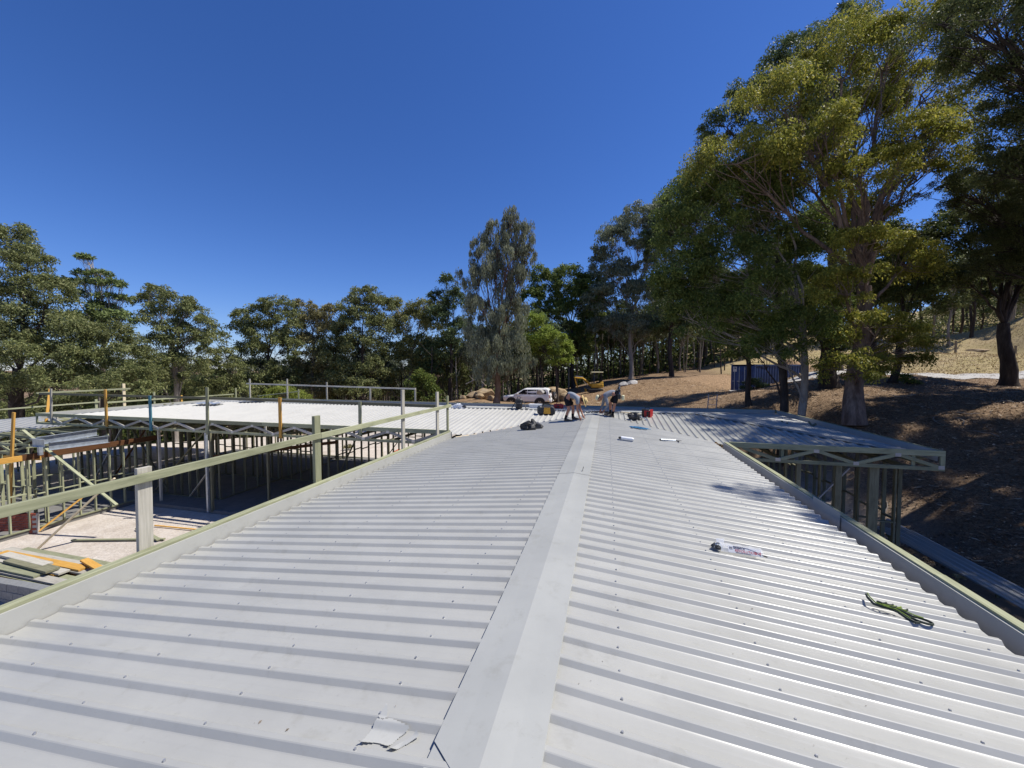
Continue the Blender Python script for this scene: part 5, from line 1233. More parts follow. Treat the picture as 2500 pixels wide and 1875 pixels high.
# spoil heap behind the container
x, y = plan_at(1775, 42); 
def mound(name, x, y, r, h, mat, label, seed):
    m = MB(); rings = []; rr_ = random.Random(seed); zz = gz(x, y)
    for i in range(9):
        t = i/8; ring = []
        for k in range(26):
            a = 2*math.pi*k/26; q = r*(1-t)*(1+.10*math.sin(3*a+seed)+.05*rr_.uniform(-1,1)); X_, Y_ = q*math.cos(a)*1.25, q*math.sin(a)
            ring.append((X_, Y_, gz(x+X_, y+Y_)-zz-.1+h*(t**1.25)*(1+.03*rr_.uniform(-1,1))))
        rings.append(ring)
    m.loft(rings); return tag(m.build(name, mat, None, (x,y,zz), smooth=True), label, 'soil heap')
M['soil'] = plain('excavated_soil', (.27,.18,.105), .95, 0, .45, 7, .1, .9)
mound('soil_heap', x, y, 5.0, 1.25, M['soil'], 'long heap of tan excavated soil left of and behind the container', 2)
x, y = plan_at(1925, 44); mound('soil_heap', x, y, 3.4, 2.2, M['soil'], 'pointed soil heap showing above the right end of the container', 5)
# dark drums lying left of the boulders
for px, lab in ((1103,'dark plastic drum lying at the left end, nearest the guard post'),(1128,'dark plastic drum with a pale rim lying next to the boulders')):
    x, y = plan_at(px, 31.5); z = gz(x, y)
    m = MB().lathe([(.02,-.55),(.48,-.55),(.5,-.5),(.5,-.2),(.47,-.18),(.5,-.16),(.5,.16),(.47,.18),(.5,.2),(.5,.5),(.48,.55),(.02,.55)],20,axis='x')
    d = m.build('plastic_drum', M['tank'], None, (x,y,z+.72), (0,.05,.5 if px < 1110 else -.2)); tag(d, lab, 'drum', 'dark drums by the boulders')
    MB().lathe([(.48,.552),(.51,.556),(.51,.60),(.44,.60),(.44,.556)],20,axis='x').build('rim', M['galv'] if px > 1110 else M['tank'], d)
# fence on the hillside
fx = [(2215,42),(2330,42),(2476,42),(2320,64),(2345,66),(2378,62)]
for i, (px, D) in enumerate(fx):
    x, y = plan_at(px, D); z = gz(x, y); hgt = 1.55 if i < 3 else 1.7
    o = MB().tube([(0,0,-.2),(.01,.01,hgt*.5),(0,0,hgt)],[.11,.10,.095] if i < 3 else [.06,.06,.06],8).build('fence_post', M['post'], None, (x,y,z))
    tag(o, ['brown fence post left of the others on the dry paddock','middle fence post standing alone on the dry paddock','fence post half hidden behind the dark forked tree','thin far fence post beside the paddock gate, leftmost','thin far fence post in the middle by the paddock gate','thin far fence post by the gate, rightmost'][i], 'fence post', 'paddock fence posts')
x0, y0 = plan_at(2322,64); x1, y1 = plan_at(2378,63)
gt = empty('paddock_gate', (x0,y0,gz(x0,y0)), 0, 'far grey wire gate between thin posts on the hillside', 'gate')
dz = gz(x1,y1)-gz(x0,y0)
for h in (.3,.7,1.1,1.45): MB().tube([(0,0,h),(x1-x0,y1-y0,h+dz)],.03,6).build('gate_bar', M['galv'], gt)
# fallen dead branch on the heap
br = MB().tube([(-.9,0,.1),(-.2,.1,.45),(.5,0,.55),(1.2,.2,.4)],[.05,.045,.035,.015],6)
br.tube([(.5,0,.55),(.8,-.1,.2),(1.1,-.2,.05)],[.035,.025,.012],6); br.tube([(-.2,.1,.45),(-.6,0,.9)],[.03,.012],5)
x, y = plan_at(1160,35); tag(br.build('dead_branch', M['b_pale'], None, (x,y,gz(x,y)+1.3)), 'bare pale dead branch lying across the boulder heap', 'branch')

# ------------------------------------------------------------------ things lying about the courtyard
ground_pieces = [
 ('timber_offcut','greenish timber lying flat and level on the sand nearest the crossed props',(-17.2,8.55,.06),(-14.3,9.35,.06),.09,.045,'pine','timber'),
 ('timber_offcut','short greenish timber lying slantwise behind the level one',(-16.2,9.75,.07),(-14.4,9.25,.07),.12,.045,'pine','timber'),
 ('timber_offcut','thin orange stick lying at the edge of the shade',(-15.9,10.1,.06),(-13.1,10.25,.06),.05,.035,'orange','timber'),
 ('timber_prop','pale timber prop leaning up to the right from the sand',(-17.43,7.84,.03),(-15.9,9.0,2.10),.11,.05,'pine_pale','prop'),
 ('timber_prop','pale green timber prop slanting down to the right across the other prop',(-20.3,8.95,3.55),(-16.2,9.2,1.1),.09,.045,'pine','prop'),
 ('timber_stake','short orange stake leaning beside the brick wall',(-19.3,8.75,.05),(-19.0,9.8,.95),.09,.035,'orange','stake'),
 ('corner_post','tall orange timber post standing at the left end of the frame',(-20.6,8.62,.1),(-20.4,8.8,4.2),.12,.05,'orange','post'),
 ('timber_batten','orange batten nailed level across the tall orange post',(-21.2,8.85,2.52),(-19.2,8.85,2.62),.035,.14,'orange','timber'),
 ('flat_sheet','long grey metal strip lying flat on the sand',(-16.5,7.55,.05),(-12.9,7.35,.05),.45,.006,'galv','metal strip'),
 ('flat_sheet','narrow white strip lying at the left on the sand',(-18.2,7.35,.05),(-16.9,7.5,.05),.08,.01,'pine_pale','strip'),
 ('timber_offcut','small dark offcut of board near the foot of the prop',(-17.9,7.0,.06),(-17.2,7.45,.08),.25,.03,'brown','timber'),
]
for nm, lab, a, b, w, h, mt, cat in ground_pieces:
    tag(beam(nm, a, b, w, h, M[mt]), lab, cat)
# stacked planks on the block wall at the bottom left
ps = empty('plank_stack', (-14.6,6.78,0), 0, 'stack of orange and weathered planks lying on bearers at the bottom left', 'timber stack')
rr2 = random.Random(3)
lay = 0
for z, n in ((.34,5),(.40,5),(.46,4),(.52,3)):
    for k in range(n):
        y = -.55+k*.25+rr2.uniform(-.02,.02)+lay*.03; x0 = -2.4+rr2.uniform(-.5,.4); L = rr2.uniform(3.0,4.6)
        beam('plank', (x0,y,z), (x0+L,y-.02+.06*x0*.2,z+rr2.uniform(0,.012)), .22, .05, M[rr2.choice(['orange','orange','pine_grey','pine'])], ps)
    lay += 1
beam('plank', (-1.0,-.25,.60), (.9,-.35,.60), .26, .06, M['pine_dark'], ps); beam('plank', (-1.6,-.1,.60), (.4,-.2,.605), .20, .06, M['pine_grey'], ps)
beam('plank', (.9,.25,.58), (2.1,-.05,.62), .16, .05, M['orange'], ps)
for x in (-1.8,.2,1.7): beam('bearer', (x,-.9,.28), (x,.65,.28), .09, .07, M['pine_dark'], ps)
# low walls: grey concrete blocks, and red brick by the frame
def masonry(name, label, a, b, z0, rows, bl, bh, bt, mat, joint=.01, cat='wall'):
    a, b = Vector((*a,z0)), Vector((*b,z0)); L = (b-a).length; rz = math.atan2(b.y-a.y, b.x-a.x)
    w = empty(name, a, rz, label, cat)
    MB().box((L/2,0,rows*(bh+joint)/2-.01),(L-.03,bt-.03,rows*(bh+joint)-.02)).build('mortar', M['mortar'], w)
    me = MB().box((0,0,0),(bl,bt,bh),ch=.006).mesh(mat); me.materials.append(M[mat]); mh = MB().box((0,0,0),(bl/2-joint/2,bt,bh),ch=.006).mesh(mat); mh.materials.append(M[mat])
    nm = 'block' if mat == 'block' else 'brick'
    for r in range(rows):
        x = 0.0
        if r % 2: obj(nm, mh, None, w, ((bl/2-joint/2)/2,random.uniform(-.002,.002),r*(bh+joint)+bh/2)); x = bl/2+joint/2
        while x+bl <= L+.01:
            obj(nm, me, None, w, (x+bl/2, random.uniform(-.003,.003), r*(bh+joint)+bh/2)); x += bl+joint
masonry('block_wall','low wall of grey concrete blocks below the plank stack', (-17.6,5.86),(-11.6,6.02), -.3, 4, .39, .19, .19, 'block')
masonry('brick_wall','low red brick wall beside the tall orange post', (-22.6,7.35),(-19.25,8.75), -.05, 9, .23, .076, .11, 'brick')
MB_ = MB().blob((0,0,0),(.28,.16,.06),4,.5,11,6)
tag(MB_.build('plastic_wrap', M['orange_tape'], None, (-19.7,8.65,.80)), 'crumpled orange plastic lying on the brick wall', 'plastic')
tag(MB().blob((0,0,0),(.25,.2,.10),6,.4,9,6).build('plastic_wrap', M['orange_tape'], None, (-21.3,7.95,.80)), 'small orange plastic scrap at the far left on the brick wall', 'plastic')
tag(MB().blob((0,0,0),(.6,.35,.22),8,.5,10,6).build('plastic_wrap', M['orange_tape'], None, (-13.0,22.4,.2)), 'orange plastic heap on the sand seen through the wall frames', 'plastic')
# black pallet-like frames beside the near post
fr = empty('steel_frame', (-11.0,7.6,0), .1, 'black steel frames lying in a pile below the near guard post', 'steel frame')
for k in range(4): beam('bar', (-.9,-.5+k*.3,.25+.06*k), (1.1,-.5+k*.3,.25+.06*k), .08, .08, M['darkmetal'], fr)
for x in (-.8,1.0): beam('bar', (x,-.6,.2), (x,.6,.2), .06, .06, M['darkmetal'], fr)
tag(beam('timber_offcut', (-11.9,7.75,.5), (-9.6,7.5,.5), .30, .06, M['pine_pale']), 'pale plank lying on the black steel frames', 'timber')
# dark bundles of battens on the shaded sand
for k in range(7):
    a = (-10.9+.25*k, 9.6+.15*k, .12+.02*k); tag(beam('batten', a, (a[0]+2.6, a[1]+1.5-.1*k, a[2]+.01), .07, .035, M['pine_dark']), 'batten lying loose in the shade beside the near roof', 'batten', 'loose battens in the shade')

# ------------------------------------------------------------------ right of the house: pipe and spare sheets
pz = .62
tag(MB().tube([(9.62,16.05,gz(9.62,16)+.28),(9.6,13.5,gz(9.6,13.5)+.30),(9.56,11.0,gz(9.56,11)+.34),(9.55,8.0,gz(9.55,8)+.36)],.055,12).build('drain_pipe', M['pvc'], None), 'long pale pipe lying along the ground right of the house', 'pipe')
sh = empty('sheet_stack', (9.0,12.0,0), 0, 'spare ribbed roof sheets stacked on the ground beside the long pipe', 'roof sheets')
for k in range(3):
    V_, F_ = sheet_mesh(0, -3.2, 2.75-.1*k, False)
    me = bpy.data.meshes.new('roof_sheet'); me.from_pydata([(-(p[1]-.38)*1.0, p[0], p[2]) for p in V_], [], F_); me.update()
    obj('roof_sheet', me, M['roof'], sh, (.02*k,0,.62+.012*k), (math.radians(-.5),0,.03-.02*k))
for y in (-2.6,-.2,2.2): beam('bearer', (-.5,y,.56), (.5,y,.56), .09, .07, M['pine_dark'], sh); 
for y in (-2.6,-.2,2.2): beam('bearer_leg', (-.4,y+.04,.05), (-.4,y+.04,.53), .05, .05, M['pine_dark'], sh); beam('bearer_leg', (.4,y+.04,.05), (.4,y+.04,.53), .05, .05, M['pine_dark'], sh)
# ------------------------------------------------------------------ things on the roof
def zl(x): return ZR-TP*abs(x-XR)          # main roof surface (pan level)
def zw(y): return ZWR-TP*abs(y-YWR)
def crumple(name, label, loc, r, mat, cat, seed, amp=.45, extra=3):
    m = MB().blob((0,0,r[2]*.5), r, seed, amp, 14, 9, cut=0)
    rr_ = random.Random(seed)
    for k in range(extra):
        a = rr_.uniform(0,6.28); m.blob((r[0]*.6*math.cos(a), r[1]*.6*math.sin(a), r[2]*.35), (r[0]*.5,r[1]*.5,r[2]*.6), seed+k+1, amp, 10, 7, cut=0)
    return tag(m.build(name, mat, None, loc), label, cat)
crumple('black_jacket', 'crumpled black jacket lying on the near roof left of the ridge', (-2.38,12.0,zl(-2.38)+.028), (.29,.20,.17), M['bag_black'], 'jacket', 3, .5, 5)
b = empty('backpack', (-3.7,16.05,zw(16.05)+.03), .2, 'upright black backpack at the top of the wing roof in front of the car', 'backpack')
MB().box((0,0,.22),(.30,.20,.44),ch=.06).build('bag_body', M['bag_black'], b); MB().box((0,-.13,.16),(.22,.08,.22),ch=.03).build('front_pocket', M['bag_black'], b)
MB().tube([(-.08,0,.43),(-.05,0,.52),(.05,0,.52),(.08,0,.43)],.015,6).build('handle', M['bag_black'], b); MB().tube([(.12,.1,.4),(.22,.05,.25),(.3,-.1,.02),(.42,-.15,.01)],.018,6).build('strap', M['bag_black'], b); MB().tube([(-.12,.1,.35),(-.3,0,.03),(-.5,-.05,.015)],.018,6).build('strap', M['bag_black'], b)
b = empty('tool_bag', (-2.35,15.2,zw(15.2)+.03), .1, 'yellow and black open tool bag left of the bending worker', 'tool bag')
MB().loft([[(-.33*s,-.18*s,z),(.33*s,-.18*s,z),(.33*s,.18*s,z),(-.33*s,.18*s,z)] for s, z in ((1,0),(1.02,.16),(.86,.27),(.55,.33))]).build('bag_body', M['bag_black'], b, bevel=.02)
MB().add([(-.12,-.185,.02),(.16,-.185,.02),(.14,-.175,.26),(-.10,-.175,.26),(-.12,-.20,.02),(.16,-.20,.02),(.14,-.19,.26),(-.10,-.19,.26)],[(0,1,2,3),(7,6,5,4),(0,4,5,1),(1,5,6,2),(2,6,7,3),(3,7,4,0)]).build('yellow_panel', M['yellow_bag'], b)
MB().box((-.28,-.02,.17),(.2,.32,.3),ch=.05).build('end_pocket', M['tarp'], b); MB().tube([(-.2,0,.3),(-.1,0,.40),(.1,0,.40),(.2,0,.3)],.018,6).build('handle', M['bag_black'], b)
b = empty('tool_case', (-2.05,16.6,zw(16.6)+.05), 0, 'red plastic tool case behind the bending worker', 'tool case')
MB().box((0,0,.10),(.42,.26,.20),ch=.03).build('case_body', M['red'], b); MB().box((0,-.14,.10),(.10,.02,.06)).build('latch', M['darkmetal'], b); MB().tube([(-.1,0,.2),(-.08,0,.26),(.08,0,.26),(.1,0,.2)],.014,6).build('handle', M['red'], b)
MB().tube([(.21,0,.12),(.4,.05,.04),(.55,-.05,.02)],.012,6).build('cord', M['red'], b)
b = empty('storage_tub', (-3.1,16.75,zw(16.75)+.05), 0, 'clear plastic tub on the ridge just in front of the car', 'tub')
MB().loft([[(-.26*s,-.18*s,z),(.26*s,-.18*s,z),(.26*s,.18*s,z),(-.26*s,.18*s,z)] for s, z in ((.9,0),(1,.14),(1.05,.14),(1.05,.16))]).build('tub_body', M['white'], b); MB().box((0,0,.168),(.56,.40,.014)).build('lid', M['white'], b)
b = empty('cup_tray', (-6.45,15.9,zw(15.9)+.03), 0, 'pale plastic scrap with a dark cap on the wing roof near the end guard post', 'plastic scrap')
MB().blob((0,0,.06),(.24,.14,.12),5,.5,10,6).build('plastic_sheet', M['white'], b); MB().blob((.26,.02,.05),(.14,.08,.06),6,.3,9,6).build('dark_cap', M['darkmetal'], b)
b = empty('net_bag', (1.02,14.75,zl(1.02)+.03), .3, 'black mesh bag lying beside the red and black box', 'bag')
MB().blob((0,0,.10),(.24,.18,.18),8,.45,12,8,cut=0).build('mesh_body', M['bag_black'], b)
for k in range(4): MB().tube([(.1,-.05+.04*k,.16),(.24,-.1+.03*k,.12),(.36+.03*k,-.2,.02)],.010,5).build('cord', M['galv'], b)
b = empty('jobsite_radio', (1.5,15.35,zl(1.5)+.03), -.5, 'red and black box standing on the right roof slope', 'radio')
MB().box((0,0,.21),(.30,.24,.40),ch=.03).build('case_body', M['darkmetal'], b); MB().box((.02,-.125,.22),(.20,.02,.30),ch=.008).build('front_panel', M['red'], b); MB().box((.07,-.14,.26),(.08,.02,.16)).build('display', M['black'], b); MB().tube([(-.1,0,.41),(-.08,0,.48),(.08,0,.48),(.1,0,.41)],.016,6).build('handle', M['darkmetal'], b)
for x in (-.155,.155): MB().box((x,0,.21),(.02,.26,.42),ch=.006).build('bumper', M['red'] if x > 0 else M['black'], b)
# coiled blue rope
pts = []
for k in range(60):
    a = k*.42; r_ = .15+.05*math.sin(k*.9); pts.append((r_*1.5*math.cos(a), r_*.8*math.sin(a), .02+.012*(k % 7)/3))
tag(MB().tube(pts+[(.3,.0,.02),(.36,.03,.02)], .010, 6).build('coiled_rope', M['rope_blue'], None, (1.0,12.8,zl(1.0)+.028), (0,TP,0)), 'coil of thin blue rope lying right of the ridge', 'rope')
# white bottle
b = tag(MB().lathe([(.01,-.17),(.042,-.168),(.045,-.15),(.045,.12),(.038,.145),(.022,.155)],18,axis='x').build('spray_bottle', M['white'], None, (.53,10.33,zl(.53)+.075), (0,TP,.04), smooth=False), 'white cylinder bottle with dark cap lying on the right slope', 'bottle')
MB().lathe([(.024,-.17),(.030,-.175),(.030,-.215),(.018,-.23),(.01,-.23)],14,axis='x').build('cap', M['darkmetal'], b)
# caulking gun / clamp
b = empty('caulking_gun', (1.7,11.15,zl(1.7)+.045), .25, 'grey caulking gun lying on the right slope near the tree shadow', 'caulking gun')
MB().tube([(-.26,0,.02),(.14,0,.0)],.024,10).build('barrel', M['galv'], b); MB().tube([(.14,0,0),(.30,0,-.01)],.008,6).build('rod', M['darkmetal'], b); MB().tube([(.12,0,0),(.17,-.03,-.01),(.19,-.10,-.015)],.014,6).build('trigger', M['darkmetal'], b); MB().tube([(-.26,0,.02),(-.31,0,.025)],[.02,.008],8).build('nozzle', M['black'], b)
# pale plank lying along the wing valley
tag(beam('timber_plank', (.55,15.75,zw(15.8)+.06), (1.45,15.35,zw(15.4)+.06), .09, .03, M['pine_pale']), 'pale timber batten lying beside the worker on the right slope', 'timber')
tag(beam('timber_plank', (-.9,15.75,4.02), (.1,15.95,4.06), .2, .01, M['galv']), 'loose strip of flashing at the end of the ridge between the workers', 'flashing')
# plastic sleeve of fixings with printed lettering
bag = empty('plastic_sleeve', (1.37,4.47,zl(1.37)+.032), 0, 'clear plastic product sleeve with red and black print lying on the right slope', 'packaging')
bag.rotation_euler = (0, math.atan(TP), .10); bag.scale = (.80,.80,.80)
pl = NT('clear_plastic'); pl.base((.82,.83,.85,1)); pl.rough(.15); pl.p.inputs['Alpha'].default_value = .38
pl2 = NT('sleeve_label'); pl2.base((.72,.73,.76,1)); pl2.rough(.25); pl2.p.inputs['Alpha'].default_value = .6
m = MB(); n = 12; rows = []
for i in range(n+1):
    x = -.24+.52*i/n; a_ = .004*math.sin(i*1.9)
    rows.append([(x, -.085+a_, .002), (x,-.060+a_,.050), (x,-.025,.082+a_), (x,.03,.078-a_), (x,.07,.045), (x,.085-a_,.003)])
m.loft(rows, cap=False, closed=False); m.build('sleeve', pl.m, bag)
tl = math.atan2(.075,.055); ex = Vector((0, math.cos(tl), math.sin(tl))); en = Vector((0,-math.sin(tl),math.cos(tl)))
def on(x, v, lift): q = Vector((0,-.088,.006))+ex*v+en*lift; return (x, q.y, q.z)
c4 = [on(-.15,.004,.003),on(.26,.004,.003),on(.26,.088,.003),on(-.15,.088,.003)]; c5 = [on(-.15,.004,.002),on(.26,.004,.002),on(.26,.088,.002),on(-.15,.088,.002)]
MB().add(c4+c5,[(0,1,2,3),(7,6,5,4),(0,4,5,1),(1,5,6,2),(2,6,7,3),(3,7,4,0)]).build('label_card', pl2.m, bag)
ink = plain('red_ink', (.42,.015,.025), .5); ink2 = plain('navy_ink', (.02,.02,.06), .5)
def text(body, size, loc, mat, parent, rot, name='lettering', shear=0, offset=0):
    cu = bpy.data.curves.new(name, 'FONT'); cu.body = body; cu.size = size; cu.extrude = .0004; cu.shear = shear; cu.offset = offset
    o = bpy.data.objects.new('tmp', cu); COL.objects.link(o)
    dg = bpy.context.evaluated_depsgraph_get(); me = bpy.data.meshes.new_from_object(o.evaluated_get(dg)); bpy.data.objects.remove(o)
    me.name = name; me.materials.clear(); me.materials.append(mat)
    q = bpy.data.objects.new(name, me); q.location = loc; q.rotation_euler = rot; return link(q, parent)
text('BREMICK', .036, on(-.085,.055,.005), ink2, bag, (tl,0,0), shear=.15, offset=.0004)
text('REVOLUTION', .044, on(-.07,.020,.005), ink, bag, (tl,0,0), shear=.2, offset=0)
text('510', .050, on(.175,.018,.005), ink, bag, (tl,0,0), shear=.2, offset=.0006)
MB().tube([on(-.085,.084,.006),on(.0,.088,.006),(on(.1,.078,.006)),on(.2,.05,.006),on(.25,.012,.006)],.0022,5).build('swoosh', ink2, bag)
MB().add([on(-.06,.008,.0052),on(.13,.008,.0052),on(.13,.013,.0052),on(-.06,.013,.0052)],[(0,1,2,3)]).build('small_print', M['darkmetal'], bag)
for k in range(6): MB().add([on(-.135+.007*k,.04,.0052),on(-.132+.007*k,.04,.0052),on(-.132+.007*k,.075,.0052),on(-.135+.007*k,.075,.0052)],[(0,1,2,3)]).build('bar_mark', ink2, bag)
for k, (dx, dy, col) in enumerate(((-.25,.0,'galv'),(-.28,.03,'tarp'),(-.23,.045,'galv'),(-.26,-.03,'tarp'))):
    MB().blob((dx,dy,.025),(.045,.03,.03),20+k,.5,8,6,cut=.0).build('foil_scrap', M[col], bag)
MB().bar((-.19,.07,.02),(-.20,.10,.10),.12,.002).build('torn_flap', pl.m, bag)
MB().bar((.25,-.05,.02),(.33,-.075,.012),.012,.012).build('fixing', M['darkmetal'], bag)
# green lashing strap
def ribbon(pts, w, up, th=.003):
    m = MB(); n = len(pts); rings = []
    for i, p in enumerate(pts):
        p = Vector(p); d = (Vector(pts[min(i+1,n-1)])-Vector(pts[max(i-1,0)])).normalized(); u = Vector(up[i] if isinstance(up, list) else up)
        s = d.cross(u).normalized(); u2 = s.cross(d)
        rings.append([p-s*w/2-u2*th/2, p+s*w/2-u2*th/2, p+s*w/2+u2*th/2, p-s*w/2+u2*th/2])
    return m.loft(rings)
sx, sy = 2.38, 3.80
st_ = empty('lashing_strap', (sx,sy,zl(sx)+.035), 0, 'lime and dark green webbing strap lying knotted on the right slope', 'strap')
st_.rotation_euler = (0, math.atan(TP), -.28); st_.scale = (.54,.6,.75)
def loop(cx, cy, rx, ry, a0, a1, n, z0, z1): return [(cx+rx*math.cos(a0+(a1-a0)*k/n), cy+ry*math.sin(a0+(a1-a0)*k/n), z0+(z1-z0)*k/n) for k in range(n+1)]
def web(pts, r, mat, name='webbing'):
    m = MB().tube(pts, r, 6); m.v = [(x, y, max(z, .002)) for x, y, z in m.v]; return m.build(name, M[mat], st_)
web(loop(.24,-.05,.12,.055,2.7,-2.7,20,.02,.02), .013, 'strap_dark')
web([(.13,-.03,.03),(.02,-.02,.045),(-.1,-.01,.04),(-.2,.0,.03)], .014, 'strap_dark'); web([(.13,-.075,.02),(.0,-.05,.03),(-.12,-.02,.03)], .012, 'strap_dark')
web([(-.36,.13,.07),(-.35,.09,.05),(-.29,.02,.02),(-.2,-.01,.025),(-.08,-.01,.035)], .015, 'strap_dark')
web([(-.345,.135,.085),(-.33,.085,.068),(-.27,.025,.04),(-.18,-.012,.045),(-.05,-.025,.05),(.05,-.07,.032),(.10,-.10,.02)], .007, 'strap_green', 'lime_edge')
web([(-.2,.0,.05),(-.08,-.005,.062),(.04,-.012,.062),(.16,-.02,.045),(.27,.0,.035)], .006, 'strap_green', 'lime_edge')
web([(-.02,-.05,.03),(.06,-.11,.012),(.14,-.145,.010),(.19,-.12,.012)], .015, 'strap_dark')
for k, (x, y) in enumerate(((-.19,.05),(-.11,.055),(-.02,.05),(.05,.035),(-.08,.02))):
    web(loop(x,y,.05,.032,.4,6.2,14,.03,.065), .012, 'strap_dark' if k not in (2,) else 'strap_green', 'knot_loop')
# cut steel offcuts by the ridge in the foreground
oc = empty('flashing_offcut', (-1.05,1.66,zl(-1.05)+.034), 0, 'jagged cut pieces of grey flashing lying left of the ridge in the foreground', 'offcut')
def flatpoly(pts, parent, name='piece', th=.0012):
    n = len(pts); m = MB(); m.add([(x,y,z) for x,y,z in pts]+[(x,y,z-th) for x,y,z in pts], [tuple(range(n)), tuple(range(2*n-1,n-1,-1))]+[(i,i+n,(i+1)%n+n,(i+1)%n) for i in range(n)]); return m.build(name, M['paper'], parent)
def drape(poly, name='piece', cell=.005, curl=None):
    """thin scrap lying over the ribs: small cells inside a polygon, each corner resting on the sheet"""
    X0 = min(q[0] for q in poly); X1 = max(q[0] for q in poly); Y0_ = min(q[1] for q in poly); Y1_ = max(q[1] for q in poly)
    def inside(x, y):
        c_ = False; n_ = len(poly)
        for a_ in range(n_):
            xa, ya = poly[a_]; xb, yb = poly[(a_+1) % n_]
            if (ya > y) != (yb > y) and x < (xb-xa)*(y-ya)/(yb-ya)+xa: c_ = not c_
        return c_
    nx_, ny_ = int((X1-X0)/cell)+1, int((Y1_-Y0_)/cell)+1; vid_ = {}; V_ = []; F_ = []
    def vert(i_, j_):
        if (i_, j_) not in vid_:
            x, y = X0+i_*cell, Y0_+j_*cell; wx, wy = oc.location.x+x, oc.location.y+y
            h_ = max(rib_height(wy+k_*.02) for k_ in (-1,-.5,0,.5,1)); z = zl(wx)+h_*.92+.004-oc.location.z+(curl(x, y) if curl else 0)
            vid_[(i_, j_)] = len(V_); V_.append((x, y, z))
        return vid_[(i_, j_)]
    for i_ in range(nx_):
        for j_ in range(ny_):
            if inside(X0+(i_+.5)*cell, Y0_+(j_+.5)*cell): F_.append((vert(i_,j_), vert(i_+1,j_), vert(i_+1,j_+1), vert(i_,j_+1)))
    me = bpy.data.meshes.new(name); me.from_pydata(V_, [], F_); me.update(); return obj(name, me, M['paper'], oc, smooth=True)
drape([(-.125,-.085),(-.03,-.062),(.03,-.078),(.06,-.02),(.10,.02),(-.02,.045),(-.10,.035)], curl=lambda x, y: .012*max(0, -.055-y)/.03)
drape([(.035,-.085),(.06,-.10),(.165,-.005),(.14,.012)], curl=lambda x, y: .010*max(0, x-.09)/.07)
drape([(-.10,.045),(-.065,.03),(-.05,.05),(-.085,.11)], curl=lambda x, y: .5*max(0, y-.05))
# driver bit at the end of the cap, clamp screw on the far joint
sd = empty('screwdriver', (-.535,1.46,ZR+.036), .3, 'short copper-coloured driver bit standing at the near end of the ridge cap', 'driver bit')
MB().lathe([(.001,.07),(.004,.065),(.005,.035),(.008,.033),(.009,.0),(.001,0)],10).build('bit', plain('copper', (.35,.14,.08), .35, .7), sd, None, (.25,.2,0)); MB().box((-.01,0,.006),(.022,.014,.012)).build('collar', M['darkmetal'], sd)
tag(MB().bar((-.40,6.6,ZR+.04),(-.385,6.66,ZR+.10),.006,.012).build('folded_tab', M['darkmetal'], None), 'small dark bent tab standing up on the ridge cap at its joint', 'tab')

# ------------------------------------------------------------------ the two workers
def skinned(chains, sub=2):
    """chains: list of [(point, radius), ...] sharing points by position -> evaluated mesh grown with Skin + Subdivision"""
    vs = []; rad = []; es = []
    def vid(p, r):
        for i, q in enumerate(vs):
            if (Vector(q)-Vector(p)).length < 1e-4: return i
        vs.append(p); rad.append(r); return len(vs)-1
    for c in chains:
        ids = [vid(p, r) for p, r in c]; es += [(a, b) for a, b in zip(ids[:-1], ids[1:])]
    me = bpy.data.meshes.new('s'); me.from_pydata(vs, es, []); o = bpy.data.objects.new('s', me); COL.objects.link(o)
    md = o.modifiers.new('skin', 'SKIN'); md.use_smooth_shade = True
    if not me.skin_vertices: me.skin_vertices.new()
    for i, r in enumerate(rad):
        me.skin_vertices[0].data[i].radius = r if hasattr(r, '__len__') else (r, r); me.skin_vertices[0].data[i].use_root = (i == 0)
    s2 = o.modifiers.new('sub', 'SUBSURF'); s2.levels = sub; s2.render_levels = sub
    dg = bpy.context.evaluated_depsgraph_get(); out = bpy.data.meshes.new_from_object(o.evaluated_get(dg)); bpy.data.objects.remove(o)
    out.polygons.foreach_set('use_smooth', [True]*len(out.polygons)); return out

def merge(me, mb):
    bm = bmesh.new(); bm.from_mesh(me); t = mb.mesh('t'); bm.from_mesh(t); bm.to_mesh(me); bm.free(); me.polygons.foreach_set('use_smooth', [True]*len(me.polygons)); return me

def hand_mb(mb, wrist, tip_dir, side, s=1.0):
    """palm and five bent fingers closing downwards"""
    w = Vector(wrist); d = Vector(tip_dir).normalized(); sd_ = Vector(side).normalized(); dn = d.cross(sd_)
    mb.tube([w-d*.01, w+d*.03, w+d*.07, w+d*.095], [.027,.036,.040,.034], 8)
    for k, L in enumerate((.070,.080,.075,.058)):
        b = w+d*.088+sd_*(.030-.020*k); a1 = b+d*L*.42+dn*.004; a2 = a1+(d*.6+dn*.6).normalized()*L*.33; a3 = a2+(d*.2+dn*.9).normalized()*L*.25
        mb.tube([b, a1, a2, a3], [.0095,.009,.0085,.006], 6)
    b = w+d*.035+sd_*.034; mb.tube([b, b+(d*.5+sd_*.7).normalized()*.035, b+(d*.8+sd_*.4+dn*.3).normalized()*.068], [.012,.010,.007], 6)

